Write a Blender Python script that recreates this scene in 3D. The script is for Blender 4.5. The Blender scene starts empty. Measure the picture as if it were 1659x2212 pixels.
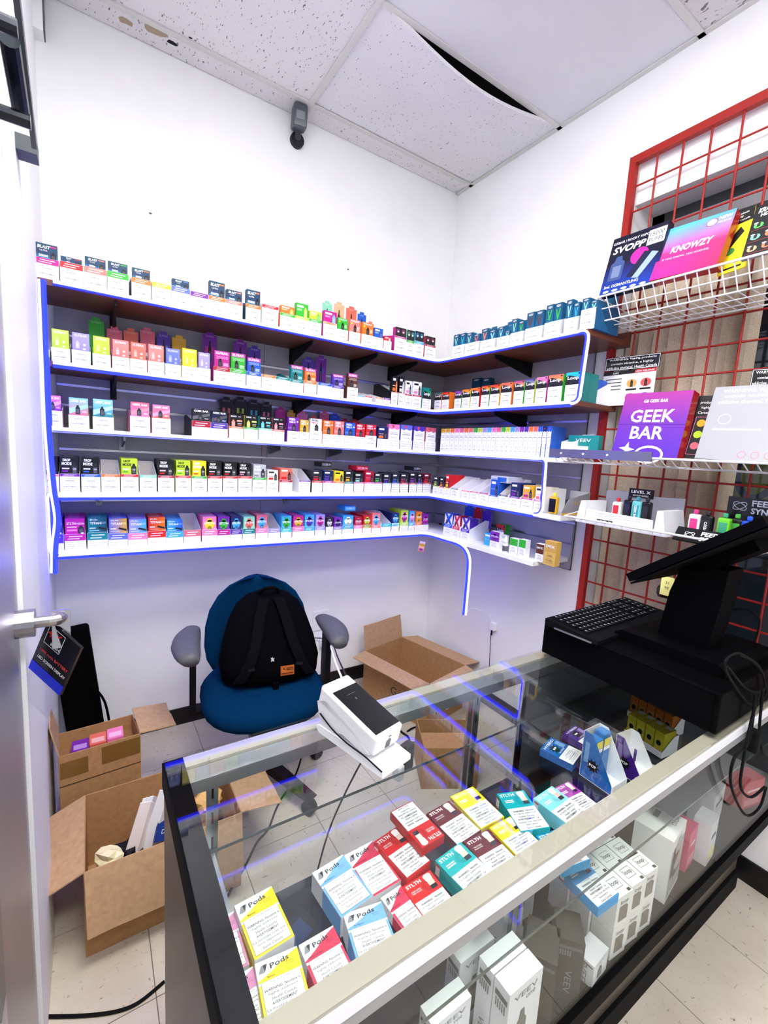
import bpy, bmesh, math, random
from mathutils import Matrix, Vector
random.seed(7)
S = bpy.context.scene
COL = S.collection
# ---------------------------------------------------------------- camera
CAM = Vector((-1.944, -2.338, 1.455)); FPX = 971.0
_y, _p, _r = (math.radians(a) for a in (33.313, -7.653, 3.454))
_f = Vector((math.sin(_y)*math.cos(_p), math.cos(_y)*math.cos(_p), math.sin(_p)))
_rt = Vector((math.cos(_y), -math.sin(_y), 0)); _up = _rt.cross(_f)
RX = _rt*math.cos(_r) + _up*math.sin(_r); RY = _up*math.cos(_r) - _rt*math.sin(_r); RZ = _f
cd = bpy.data.cameras.new('camera'); cam = bpy.data.objects.new('camera', cd); COL.objects.link(cam)
cd.sensor_fit = 'VERTICAL'; cd.sensor_height = 36.0; cd.lens = FPX/2212*36.0; cd.clip_start = .02
cam.matrix_world = Matrix(((RX.x, RY.x, -RZ.x, CAM.x), (RX.y, RY.y, -RZ.y, CAM.y), (RX.z, RY.z, -RZ.z, CAM.z), (0, 0, 0, 1)))
S.camera = cam
# ---------------------------------------------------------------- world, exposure
w = bpy.data.worlds.new('world'); S.world = w; w.use_nodes = True
w.node_tree.nodes['Background'].inputs[0].default_value = (.93, .96, 1, 1)
w.node_tree.nodes['Background'].inputs[1].default_value = 0.5
vs = S.view_settings; vs.view_transform = 'Standard'; vs.look = 'None'; vs.gamma = 1; vs.use_curve_mapping = False
vs.exposure = 1.05
S.render.film_transparent = False
# ---------------------------------------------------------------- dimensions (metres), corner of the two walls is the origin
H = 3.055; XL = -2.084; YEND = -3.6; XR = 0.0
SH = [(.32, 1.964, 1.2268), (.29, 1.6975, 1.1984), (.25, 1.4644, 1.0418), (.29, 1.2203, 1.072), (.28, .993, 1.0529)]  # depth, height, right run end
CZ = .84; CYB = -1.467; CYF = -1.97; CXL = -1.84; CXR = -.06

def proj(X):
    d = Vector(X)-CAM; q = d.dot(RZ); return 829.5+FPX*d.dot(RX)/q, 1106-FPX*d.dot(RY)/q
def ray(u, v): return RX*((u-829.5)/FPX) + RY*((1106-v)/FPX) + RZ
def atx(u, v, x): d = ray(u, v); return CAM + d*((x-CAM.x)/d.x)
def aty(u, v, y): d = ray(u, v); return CAM + d*((y-CAM.y)/d.y)
def atz(u, v, z): d = ray(u, v); return CAM + d*((z-CAM.z)/d.z)
def xon(u, y, z):
    n = RX-RZ*((u-829.5)/FPX); return CAM.x - (n.y*(y-CAM.y)+n.z*(z-CAM.z))/n.x
def yon(u, x, z):
    n = RX-RZ*((u-829.5)/FPX); return CAM.y - (n.x*(x-CAM.x)+n.z*(z-CAM.z))/n.y
def zon(v, x, y):
    n = RY-RZ*((1106-v)/FPX); return CAM.z - (n.x*(x-CAM.x)+n.y*(y-CAM.y))/n.z

# ---------------------------------------------------------------- colours and materials
PAL = dict(white=(250,250,250), black=(10,10,12), grey=(130,130,135), silver=(185,188,192), magenta=(190,28,140), red=(214,32,38), orange=(245,120,40),
  salmon=(248,128,118), green=(50,180,50), yellow=(245,222,35), blue=(30,90,200), periwinkle=(96,112,200), purple=(120,35,160), teal=(10,130,130),
  peach=(250,180,140), lime=(190,220,50), lavender=(160,150,225), pink=(245,130,180), rose=(222,105,125), coral=(232,110,90), gold=(222,172,40), violet=(80,50,170),
  crimson=(180,20,50), mint=(140,215,185), sky=(60,170,230), navy=(22,35,95), turquoise=(40,190,195), brown=(95,50,30), beige=(235,225,205), cream=(245,238,225),
  burgundy=(110,18,38), aqua=(150,225,240), darkteal=(12,70,95), charcoal=(35,36,42), ocean=(16,95,140), khaki=(170,160,30))
def lin(c):
    if isinstance(c, str): c = PAL[c]
    return tuple((x/255/12.92 if x <= 10.3 else ((x/255+.055)/1.055)**2.4) for x in c[:3]) + (1.0,)
MATS = {}
def nodes(name):
    m = bpy.data.materials.new(name); m.use_nodes = True; nt = m.node_tree; b = nt.nodes['Principled BSDF']; return m, nt, b
def pm(kind='paper', rough=.5, metal=0., spec=.5, bump=0., scale=200., var=0.):
    """a printed / painted finish: colour of the print comes from the mesh, grain and relief are procedural"""
    if kind in MATS: return MATS[kind]
    m, nt, b = nodes(kind); a = nt.nodes.new('ShaderNodeAttribute'); a.attribute_name = 'Col'
    out = a.outputs['Color']
    if var or bump:
        tc = nt.nodes.new('ShaderNodeTexCoord'); n = nt.nodes.new('ShaderNodeTexNoise'); n.inputs['Scale'].default_value = scale; n.inputs['Detail'].default_value = 4
        nt.links.new(tc.outputs['Object'], n.inputs['Vector'])
    if var:
        mx = nt.nodes.new('ShaderNodeMix'); mx.data_type = 'RGBA'; mx.blend_type = 'MULTIPLY'; mx.inputs[0].default_value = 1
        mr = nt.nodes.new('ShaderNodeMapRange'); mr.inputs[1].default_value = .3; mr.inputs[2].default_value = .7; mr.inputs[3].default_value = 1-var; mr.inputs[4].default_value = 1
        nt.links.new(n.outputs[0], mr.inputs[0]); nt.links.new(out, mx.inputs[6]); nt.links.new(mr.outputs[0], mx.inputs[7]); out = mx.outputs[2]
    if bump:
        bp = nt.nodes.new('ShaderNodeBump'); bp.inputs['Strength'].default_value = bump; bp.inputs['Distance'].default_value = .002
        nt.links.new(n.outputs[0], bp.inputs['Height']); nt.links.new(bp.outputs[0], b.inputs['Normal'])
    nt.links.new(out, b.inputs['Base Color']); b.inputs['Roughness'].default_value = rough; b.inputs['Metallic'].default_value = metal; b.inputs['Specular IOR Level'].default_value = spec
    MATS[kind] = m; return m
pm('paper', .45, 0, .35); pm('gloss', .16, 0, .5); pm('plastic', .45, 0, .22, .08, 300); pm('cardboard', .85, 0, .1, .25, 60, .18); pm('fabric', .95, 0, .03, .6, 260, .35)
pm('metal', .28, 1., .5); pm('brushed', .4, .9, .5, .1, 150); pm('paint', .5, 0, .3, .06, 120); pm('matte', .8, 0, .12, .1, 200); pm('wood', .55, 0, .3, .1, 40, .3)
pm('deadblack', .6, 0, .05, .06, 300); pm('laminate', .35, 0, .4, .03, 90); pm('rubber', .75, 0, .15)
def emit(name, col, s, base=(.9, .9, .95)):
    m, nt, b = nodes(name); b.inputs['Base Color'].default_value = base+(1,); b.inputs['Emission Color'].default_value = col+(1,); b.inputs['Emission Strength'].default_value = s; MATS[name] = m
emit('led_white', (.62, .62, 1.), .6); emit('led_blue', (.004, .008, 1.), 4.6, (.01, .015, .3)); emit('led_cyan', (.15, .6, 1.), 2.5); emit('lamp', (1, .985, .96), 12.5)
def glassmat(name, tint, rough=0.0, refl=1.0):
    m = bpy.data.materials.new(name); m.use_nodes = True; nt = m.node_tree; nt.nodes.remove(nt.nodes['Principled BSDF']); o = nt.nodes['Material Output']
    t = nt.nodes.new('ShaderNodeBsdfTransparent'); t.inputs[0].default_value = tint+(1,); g = nt.nodes.new('ShaderNodeBsdfGlossy'); g.inputs['Roughness'].default_value = rough
    lw = nt.nodes.new('ShaderNodeLayerWeight'); lw.inputs[0].default_value = .5; mx = nt.nodes.new('ShaderNodeMixShader')
    pw = nt.nodes.new('ShaderNodeMath'); pw.operation = 'POWER'; pw.inputs[1].default_value = 5; nt.links.new(lw.outputs['Facing'], pw.inputs[0])
    mu = nt.nodes.new('ShaderNodeMath'); mu.operation = 'MULTIPLY_ADD'; mu.inputs[1].default_value = .95*refl; mu.inputs[2].default_value = .045*refl; nt.links.new(pw.outputs[0], mu.inputs[0]); nt.links.new(mu.outputs[0], mx.inputs[0])
    nt.links.new(t.outputs[0], mx.inputs[1]); nt.links.new(g.outputs[0], mx.inputs[2]); nt.links.new(mx.outputs[0], o.inputs[0]); MATS[name] = m
glassmat('glass', (.95, .97, .96)); glassmat('front_glass', (.95, .965, .96), 0, .4); glassmat('film', (.93, .94, .95), .15, .8); glassmat('dark_glass', (.55, .6, .66), .02)
def ramp(nt, src, stops):
    r = nt.nodes.new('ShaderNodeValToRGB'); e = r.color_ramp.elements
    e[0].position, e[0].color = stops[0][0], lin(stops[0][1]); e[1].position, e[1].color = stops[-1][0], lin(stops[-1][1])
    for p, c in stops[1:-1]: x = e.new(p); x.color = lin(c)
    nt.links.new(src, r.inputs[0]); return r
def mixc(nt, fac, a, b, mode='MIX'):
    m = nt.nodes.new('ShaderNodeMix'); m.data_type = 'RGBA'; m.blend_type = mode
    for s, i in ((fac, 0), (a, 6), (b, 7)):
        if isinstance(s, (int, float)): m.inputs[i].default_value = s
        elif isinstance(s, tuple): m.inputs[i].default_value = s
        else: nt.links.new(s, m.inputs[i])
    return m.outputs[2]
def noise(nt, vec, scale, detail=4, rough=.55):
    n = nt.nodes.new('ShaderNodeTexNoise'); n.inputs['Scale'].default_value = scale; n.inputs['Detail'].default_value = detail; n.inputs['Roughness'].default_value = rough
    nt.links.new(vec, n.inputs['Vector']); return n.outputs[0]
def world_vec(nt, sc=(1, 1, 1), rot=(0, 0, 0)):
    g = nt.nodes.new('ShaderNodeNewGeometry'); mp = nt.nodes.new('ShaderNodeMapping'); mp.inputs['Scale'].default_value = sc; mp.inputs['Rotation'].default_value = rot
    nt.links.new(g.outputs['Position'], mp.inputs['Vector']); return mp.outputs[0]
def surf(name, base, grime, lo, hi, scale, rough=.6, spec=.3, bump=.05):
    m, nt, b = nodes(name); v = world_vec(nt); n = noise(nt, v, scale, 6, .6); r = ramp(nt, n, [(lo, grime), (hi, base)])
    nt.links.new(r.outputs[0], b.inputs['Base Color']); b.inputs['Roughness'].default_value = rough; b.inputs['Specular IOR Level'].default_value = spec
    bp = nt.nodes.new('ShaderNodeBump'); bp.inputs['Strength'].default_value = bump; bp.inputs['Distance'].default_value = .003
    nt.links.new(noise(nt, v, 130, 3), bp.inputs['Height']); nt.links.new(bp.outputs[0], b.inputs['Normal']); MATS[name] = m; return m
surf('wall_paint', (246, 246, 248), (240, 240, 243), .25, .5, 3)
surf('slat_laminate', (172, 171, 182), (160, 160, 172), .3, .7, 6, .4)
surf('baseboard_vinyl', (14, 13, 14), (24, 22, 22), .35, .6, 9, .35)
# floor: cream vinyl composition tile with brown flecks and scuffs
m, nt, b = nodes('floor_tile'); v = world_vec(nt); v2 = world_vec(nt, (34, 78, 1), (0, 0, .5)); v3 = world_vec(nt, (90, 30, 1), (0, 0, -.3))
base = ramp(nt, noise(nt, v, 2.5, 5), [(.3, (196, 184, 166)), (.65, (224, 214, 198))]).outputs[0]
f1 = ramp(nt, noise(nt, v2, 1.0, 5, .7), [(.62, (0, 0, 0)), (.68, (255, 255, 255))]).outputs[0]
f2 = ramp(nt, noise(nt, v3, 1.0, 5, .7), [(.63, (0, 0, 0)), (.70, (255, 255, 255))]).outputs[0]
c = mixc(nt, f1, base, lin((120, 104, 88))); c = mixc(nt, f2, c, lin((150, 132, 112))); nt.links.new(c, b.inputs['Base Color']); b.inputs['Roughness'].default_value = .42; MATS['floor_tile'] = m
# mineral fibre ceiling tile: fissured white board
def ceil_mat(name, sc, th, base):
    m, nt, b = nodes(name); col = ramp(nt, noise(nt, world_vec(nt), 1.5, 3), [(.3, tuple(x-8 for x in base)), (.7, base)]).outputs[0]
    for rot, s in ((.5, sc), (-.7, sc*.9)):
        f = ramp(nt, noise(nt, world_vec(nt, (s, s*.36, s*.6), (0, 0, rot)), 1., 2, .5), [(th, (0, 0, 0)), (th+.02, (255, 255, 255))]).outputs[0]
        col = mixc(nt, f, col, lin((128, 126, 124)))
    nt.links.new(col, b.inputs['Base Color']); b.inputs['Roughness'].default_value = .95; b.inputs['Specular IOR Level'].default_value = .1; MATS[name] = m
ceil_mat('ceiling_fissured', 130, .685, (236, 234, 236)); ceil_mat('ceiling_fine', 150, .70, (234, 233, 237)); ceil_mat('ceiling_coarse', 70, .65, (222, 220, 222))
surf('ceiling_smooth', (228, 228, 233), (220, 220, 226), .3, .7, 2, .9, .1)
m, nt, b = nodes('brown_laminate'); v = world_vec(nt, (2, 14, 14)); r = ramp(nt, noise(nt, v, 2.2, 6, .6), [(.3, (84, 42, 30)), (.7, (126, 68, 46))]); nt.links.new(r.outputs[0], b.inputs['Base Color']); b.inputs['Roughness'].default_value = .45; MATS['brown_laminate'] = m

# ---------------------------------------------------------------- mesh builder
I4 = Matrix.Identity(4)
_tc = {}
def glyph(s, bold=0., shear=0.):
    k = (s, bold, shear)
    if k not in _tc:
        cu = bpy.data.curves.new('t', 'FONT'); cu.body = s; cu.size = 1; cu.offset = bold; cu.shear = shear; cu.resolution_u = 2; cu.fill_mode = 'FRONT'; cu.space_line = .9
        o = bpy.data.objects.new('t', cu); me = bpy.data.meshes.new_from_object(o)
        vs_ = [(q.co.x, q.co.y) for q in me.vertices]; fs = [tuple(p.vertices) for p in me.polygons]
        x0 = min(q[0] for q in vs_); x1 = max(q[0] for q in vs_); y0 = min(q[1] for q in vs_); y1 = max(q[1] for q in vs_)
        if fs:
            a = [vs_[i] for i in fs[0][:3]]; ar = (a[1][0]-a[0][0])*(a[2][1]-a[0][1])-(a[2][0]-a[0][0])*(a[1][1]-a[0][1])
            if ar < 0: fs = [tuple(reversed(f)) for f in fs]
        _tc[k] = ([(q[0]-x0, q[1]-y0) for q in vs_], fs, x1-x0, y1-y0)
        bpy.data.objects.remove(o); bpy.data.curves.remove(cu); bpy.data.meshes.remove(me)
    return _tc[k]
class MB:
    def __init__(s, m=None): s.v = []; s.f = []; s.c = []; s.m = m or I4
    def poly(s, pts, col):
        n = len(s.v); s.v += [s.m @ Vector(p) for p in pts]; s.f.append(tuple(range(n, n+len(pts)))); s.c.append(col); return s
    def mesh(s, vs, fs, col):
        n = len(s.v); s.v += [s.m @ Vector(p) for p in vs]
        for i, f in enumerate(fs): s.f.append(tuple(n+j for j in f)); s.c.append(col[i] if isinstance(col, list) else col)
        return s
    def box(s, x0, x1, y0, y1, z0, z1, col, top=None, front=None):
        v = [(x0,y0,z0),(x1,y0,z0),(x1,y1,z0),(x0,y1,z0),(x0,y0,z1),(x1,y0,z1),(x1,y1,z1),(x0,y1,z1)]
        f = [(0,3,2,1),(4,5,6,7),(0,1,5,4),(1,2,6,5),(2,3,7,6),(3,0,4,7)]
        return s.mesh(v, f, [col, top or col, front or col, col, col, col])
    def rbox(s, x0, x1, y0, y1, z0, z1, col, r=.01, seg=2):
        bm = bmesh.new(); bmesh.ops.create_cube(bm, size=1)
        for q in bm.verts: q.co = Vector(((x0+x1)/2+q.co.x*(x1-x0), (y0+y1)/2+q.co.y*(y1-y0), (z0+z1)/2+q.co.z*(z1-z0)))
        bmesh.ops.bevel(bm, geom=bm.edges[:], offset=r, segments=seg, profile=.5, affect='EDGES')
        bm.verts.index_update(); s.mesh([q.co.copy() for q in bm.verts], [tuple(q.index for q in f.verts) for f in bm.faces], col); bm.free(); return s
    def prism(s, pts, a, b, col, axis='y', side=None):
        """extrude a polygon given in the plane normal to axis from a to b"""
        def P(q, t): return {'x': (t, q[0], q[1]), 'y': (q[0], t, q[1]), 'z': (q[0], q[1], t)}[axis]
        n = len(pts); v = [P(q, a) for q in pts]+[P(q, b) for q in pts]
        f = [tuple(range(n)), tuple(range(2*n-1, n-1, -1))]+[(i, i+n, (i+1) % n+n, (i+1) % n) for i in range(n)]
        return s.mesh(v, f, [col, col]+[side or col]*n)
    def tube(s, path, r, col, n=8, closed=False, caps=True):
        P = [Vector(p) for p in path]; k = len(P); rings = []; up = None
        for i in range(k):
            a = P[i-1] if (i or closed) else P[0]; b = P[(i+1) % k] if (i < k-1 or closed) else P[-1]
            t = (b-a).normalized()
            if up is None: up = Vector((0, 0, 1)) if abs(t.z) < .9 else Vector((1, 0, 0))
            x = up-t*up.dot(t)
            if x.length < 1e-5: x = t.orthogonal()
            x.normalize(); up = x; y = t.cross(x); rr = r[i] if isinstance(r, (list, tuple)) else r
            rings.append([P[i]+x*(rr*math.cos(2*math.pi*j/n))+y*(rr*math.sin(2*math.pi*j/n)) for j in range(n)])
        return s.loft(rings, col, closed, caps)
    def loft(s, rings, col, closed=False, caps=True):
        n = len(rings[0]); v = [p for q in rings for p in q]; f = []; k = len(rings)
        for i in range(k if closed else k-1):
            for j in range(n): f.append((i*n+j, i*n+(j+1) % n, ((i+1) % k)*n+(j+1) % n, ((i+1) % k)*n+j))
        if caps and not closed: f += [tuple(range(n-1, -1, -1)), tuple((k-1)*n+j for j in range(n))]
        return s.mesh(v, f, col)
    def cyl(s, a, b, r, col, n=12, r2=None): return s.tube([a, b], [r, r if r2 is None else r2], col, n)
    # --- flat print on the plane y = Y facing -y; x right, z up
    def fr(s, x0, z0, x1, z1, col, Y=0., col2=None):
        c = [col, col, col2, col2] if col2 is not None else col
        return s.poly([(x0, Y, z0), (x1, Y, z0), (x1, Y, z1), (x0, Y, z1)], c)
    def fpoly(s, pts, col, Y=0.): return s.poly([(p[0], Y, p[1]) for p in pts], col)
    def disc(s, x, z, rx, rz, col, Y=0., n=14): return s.fpoly([(x+rx*math.cos(2*math.pi*i/n), z+rz*math.sin(2*math.pi*i/n)) for i in range(n)], col, Y)
    def ring(s, x, z, rx, rz, t, col, Y=0., n=16, rot=0.):
        def q(k, i): a = 2*math.pi*i/n; px, pz = (rx-k)*math.cos(a), (rz-k)*math.sin(a); return (x+px*math.cos(rot)-pz*math.sin(rot), Y, z+px*math.sin(rot)+pz*math.cos(rot))
        for i in range(n): s.poly([q(0, i), q(0, i+1), q(t, i+1), q(t, i)], col)
        return s
    def frame(s, x0, z0, x1, z1, t, col, Y=0.):
        s.fr(x0, z0, x1, z0+t, col, Y); s.fr(x0, z1-t, x1, z1, col, Y); s.fr(x0, z0, x0+t, z1, col, Y); return s.fr(x1-t, z0, x1, z1, col, Y)
    def text(s, t, x, z, h, col, Y=0., w=None, al='c', bold=0., shear=0., maxw=None):
        vs_, fs, gw, gh = glyph(t, bold, shear); k = h/(gh or 1); kx = (w/gw) if w else k
        if maxw and gw*kx > maxw: kx = maxw/gw
        ox = x-(gw*kx/2 if al == 'c' else gw*kx if al == 'r' else 0)
        return s.mesh([(ox+a*kx, Y, z+b*k) for a, b in vs_], fs, col)
    def data(s, name, mat, smooth=False):
        me = bpy.data.meshes.new(name); me.from_pydata([tuple(q) for q in s.v], [], s.f); me.materials.append(MATS[mat])
        ca = me.color_attributes.new('Col', 'FLOAT_COLOR', 'CORNER'); buf = []; cache = {}
        def L(c):
            k = c if isinstance(c, str) else tuple(c)
            if k not in cache: cache[k] = lin(c)
            return cache[k]
        for f, c in zip(s.f, s.c):
            if isinstance(c, list): 
                for q in c: buf += L(q)
            else: buf += L(c)*len(f)
        ca.data.foreach_set('color', buf)
        if smooth: me.polygons.foreach_set('use_smooth', [True]*len(me.polygons))
        me.validate(); me.update(); return me
    def obj(s, name, mat='paper', parent=None, loc=(0, 0, 0), rot=0., smooth=False, sub=0, **tags):
        return put(name, s.data(name, mat, smooth), parent, loc, rot, sub, **tags)
def put(name, me, parent=None, loc=(0, 0, 0), rot=0., sub=0, **tags):
    o = bpy.data.objects.new(name, me); COL.objects.link(o); o.location = loc
    o.rotation_euler = (0, 0, rot) if isinstance(rot, (int, float)) else rot
    if parent: o.parent = parent
    if sub: md = o.modifiers.new('round', 'SUBSURF'); md.levels = md.render_levels = sub
    for k, q in tags.items():
        if q: o[k] = q
    return o
def thing(name, label, category, loc=(0, 0, 0), rot=0., group=None): return put(name, None, None, loc, rot, label=label, category=category, group=group)
def struct(name, mb, mat, **k): return mb.obj(name, mat, kind='structure', **k)
def smooth_path(pts, n=6, closed=False):
    P = [Vector(p) for p in pts]; k = len(P); out = []
    for i in range(k if closed else k-1):
        a, b, c, d = (P[(i-1) % k], P[i], P[(i+1) % k], P[(i+2) % k]) if closed else (P[max(i-1, 0)], P[i], P[i+1], P[min(i+2, k-1)])
        for j in range(n):
            t = j/n; out.append(.5*((2*b)+(c-a)*t+(2*a-5*b+4*c-d)*t*t+(3*b-a-3*c+d)*t**3))
    if not closed: out.append(P[-1])
    return out
def ordn(n): return '%d%s' % (n, 'th' if 10 <= n % 100 <= 20 else {1: 'st', 2: 'nd', 3: 'rd'}.get(n % 10, 'th'))
RZ90 = -math.pi/2
# ================================================================ THE SETTING
# floor: slab with vinyl tiles laid proud of the joints
fl = struct('floor', MB().box(XL, 1.4, YEND, .0, -.05, -.002, (120, 112, 100)), 'matte')
tile = MB().box(-.1512, .1512, -.1512, .1512, -.002, 0, 'beige').data('tile', 'floor_tile')
for i in range(12):
    for j in range(12):
        x = -2.084+.1+.305*i; y = -.1525-.305*j
        if x > 1.4 or y < YEND+.1: continue
        put('tile', tile, fl, (x, y, 0))
# ceiling
ce = struct('ceiling', MB().box(XL-.2, 1.4, YEND, .2, H+.25, H+.3, (20, 20, 22)), 'matte')
ys = [0, -.122, -.732, -1.342, -1.952, -2.562, -3.172, YEND]; xs = [XL, -1.038, 0]
for j in range(len(ys)-1):
    for i in range(2):
        x0, x1, y1, y0 = xs[i]+.004, xs[i+1]-.004, ys[j]-.004, ys[j+1]+.004
        mt = 'ceiling_fissured' if i == 0 or j == 0 else ('ceiling_fine' if j == 1 else 'ceiling_smooth' if j == 2 else 'ceiling_coarse')
        if (i, j) == (1, 1):      # the sagging board: its free edge hangs below the tee
            mb = MB(); nx, ny = 16, 6; g = []
            for t in (0, .014):
                for b_ in range(ny+1):
                    for a in range(nx+1):
                        sx = a/nx; sy = 1-b_/ny; sag = .062*math.sin(math.pi*sx)**1.15*sy**1.6
                        g.append((x0+(x1-x0)*sx, y0+(y1-y0)*b_/ny+.012*sag/.06, H+.002+t-sag))
            N = (nx+1)*(ny+1); fs = []
            for b_ in range(ny):
                for a in range(nx): k = b_*(nx+1)+a; fs += [(k, k+nx+1, k+nx+2, k+1), (N+k, N+k+1, N+k+nx+2, N+k+nx+1)]
            for a in range(nx): fs += [(a, a+1, N+a+1, N+a), (ny*(nx+1)+a+1, ny*(nx+1)+a, N+ny*(nx+1)+a, N+ny*(nx+1)+a+1)]
            mb.mesh(g, fs, 'white')
        else: mb = MB().box(x0, x1, y0, y1, H, H+.014, 'white')
        mb.obj('ceiling_tile', mt, ce)
TB = (214, 214, 210)
for y in ys[1:-1]: MB().box(XL, XR, y-.012, y+.012, H-.006, H-.001, TB).box(XL, XR, y-.002, y+.002, H-.001, H+.03, TB).obj('tee_bar', 'paint', ce)
MB().box(-1.05, -1.026, YEND, 0, H-.0065, H-.0012, TB).box(-1.04, -1.036, YEND, 0, H, H+.03, TB).obj('tee_bar', 'paint', ce)
MB().box(-.022, 0, YEND, 0, H-.006, H-.001, TB).obj('wall_angle', 'paint', ce)
for (u, v, r) in ((270, 45, .022), (335, 67, .034), (372, 93, .015), (412, 82, .006)):   # broken edge of the cut border tile
    p = atz(u, v, H-.0006); MB(Matrix.Translation(p)).poly([(r*1.6*math.cos(a)*random.uniform(.6, 1.1), r*math.sin(a)*random.uniform(.5, 1), 0) for a in [-i*.7 for i in range(9)]], (178, 160, 138) if r > .016 else 'charcoal').obj('chipped_patch', 'matte', ce)
# walls
wb = struct('wall_back', MB().box(XL-.1, .12, 0, .1, 0, H+.05, 'white'), 'wall_paint')
WY0, WY1, WZ0, WZ1 = -1.157, -2.35, .35, 2.54      # window opening in the right wall
struct('wall_right', MB().box(0, .2, WY0, .0, 0, H+.05, 'white').box(0, .2, WY1, WY0, WZ1, H+.05, 'white').box(0, .2, WY1, WY0, 0, WZ0, 'white').box(0, .2, -2.6, WY1, 0, H+.05, 'white'), 'wall_paint')
struct('wall_left', MB().box(XL-.1, XL, YEND, 0, 0, H+.05, 'white'), 'wall_paint')
for u, v in ((325, 461), (752, 582)): p = aty(u, v, -.001); MB(Matrix.Translation(p)).disc(0, 0, .006, .004, (90, 85, 85)).obj('scuff_mark', 'matte', wb)
struct('baseboard_back', MB().box(XL, 0, -.008, 0, 0, .088, 'black'), 'baseboard_vinyl')
struct('baseboard_right', MB().box(-.008, 0, -2.0, -.008, 0, .088, 'black'), 'baseboard_vinyl')
struct('trim_1', MB().box(XL, XL+.03, -.06, 0, H-.16, H, 'white').box(XL+.03, XL+.034, -.06, 0, H-.158, H-.002, (90, 90, 92)), 'paint')
# door in the left wall
d = struct('door_1', MB().box(XL, XL+.012, -2.2, -1.235, 0, 2.06, (186, 184, 190)), 'brushed')
MB().box(XL+.012, XL+.016, -1.62, -1.58, .1, .62, (225, 225, 230)).box(XL+.012, XL+.016, -1.62, -1.58, .62, 1.6, (160, 165, 172)).obj('push_strip', 'brushed', d)
cs = struct('trim_2', MB().box(XL, XL+.02, -1.23, -.905, 0, 2.1, 'white').box(XL, XL+.02, -2.3, -.905, 2.1, 2.22, 'white').box(XL, XL+.013, -.902, -.86, 0, 2.2, (236, 234, 232)), 'paint')
p = atx(12, 1277, XL+.03)
hx = XL+.012; hy = -1.275; hz = 1.085
MB().cyl((hx, hy, hz), (hx+.03, hy, hz), .027, (170, 168, 175), 16).obj('rose_plate', 'metal', d, smooth=False)
MB().tube(smooth_path([(hx+.02, hy, hz), (hx+.062, hy, hz), (hx+.07, hy+.012, hz), (hx+.074, hy-.05, hz-.004), (hx+.07, hy-.12, hz-.01)][:3]+[(hx+.07, hy+.03, hz-.01)], 4), .0115, (185, 180, 178), 12).prism([(hy+.02, hz+.012), (hy+.035, hz+.008), (hy+.02, hz-.055), (hy+.0, hz-.06)], hx+.055, hx+.085, (176, 172, 178), 'x').obj('lever_handle', 'metal', d)
# slat walls behind the shelves
g0 = [.944, 1.074, 1.169, 1.272, 1.388, 1.478, 1.57, 1.652, 1.75, 1.85, 1.985]
def slatwall(name, along, a0, a1):
    t = struct(name, MB().box(*((a0, a1, -.006, 0) if along == 'x' else (-.006, 0, a0, a1)), g0[0]-.006, g0[-1], (70, 70, 78)), 'matte')
    for k in range(len(g0)-1):
        z0, z1 = g0[k]+(.004 if k else 0), g0[k+1]-.008
        cuts = [a0, a0+(a1-a0)*.42, a1] if along == 'x' else [a0, a1]
        for q in range(len(cuts)-1):
            b_ = (cuts[q]+.001, cuts[q+1]-.001)
            MB().box(*((b_[0], b_[1], -.02, -.006) if along == 'x' else (-.02, -.006, b_[0], b_[1])), z0, z1, 'silver').obj('slat', 'slat_laminate', t)
        if 0 < k: MB().box(*((a0, a1, -.0115, -.006) if along == 'x' else (-.0115, -.006, a0, a1)), g0[k]-.007, g0[k]+.003, (175, 175, 185)).obj('metal_insert', 'metal', t)
    return t
slatwall('trim_3', 'x', XL+.03, -.02); slatwall('trim_4', 'y', -1.062, -.0205)
# window in the right wall: frame, panes, outside
wn = struct('window_1', MB().box(.15, .18, WY1, WY0, WZ0, WZ0+.05, (60, 62, 66)).box(.15, .18, WY1, WY0, WZ1-.05, WZ1, (60, 62, 66)).box(.15, .18, WY0-.05, WY0, WZ0, WZ1, (60, 62, 66)).box(.15, .18, -1.80, -1.76, WZ0, WZ1, (60, 62, 66)), 'paint')
MB().box(.162, .168, -1.76, WY0-.05, WZ0+.05, WZ1-.05, 'white').obj('pane', 'dark_glass', wn); MB().box(.162, .168, WY1, -1.80, WZ0+.05, WZ1-.05, 'white').obj('pane', 'dark_glass', wn)
struct('wall_outside', MB().box(.95, 1.0, -3.6, .2, 0, 3.2, (88, 94, 102)), 'matte')
# lamps of the room: two recessed ceiling troffers over the counter (outside the picture)
def troffer(x, y, label):
    t = thing('ceiling_light', label, 'light', (x, y, H-.012), 0, 'ceiling troffers'); a, b = .5, .29
    MB().box(-a, a, -b, -b+.015, 0, .01, 'white').box(-a, a, b-.015, b, 0, .01, 'white').box(-a, -a+.015, -b+.015, b-.015, 0, .01, 'white').box(a-.015, a, -b+.015, b-.015, 0, .01, 'white').obj('frame', 'paint', t)
    MB().box(-a+.016, a-.016, -b+.016, b-.016, .003, .007, 'white').obj('diffuser', 'lamp', t)
troffer(-1.56, -1.647, 'recessed white ceiling light panel above the left end of the counter')
troffer(-1.56, -2.867, 'recessed white ceiling light panel on the customer side')
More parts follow.
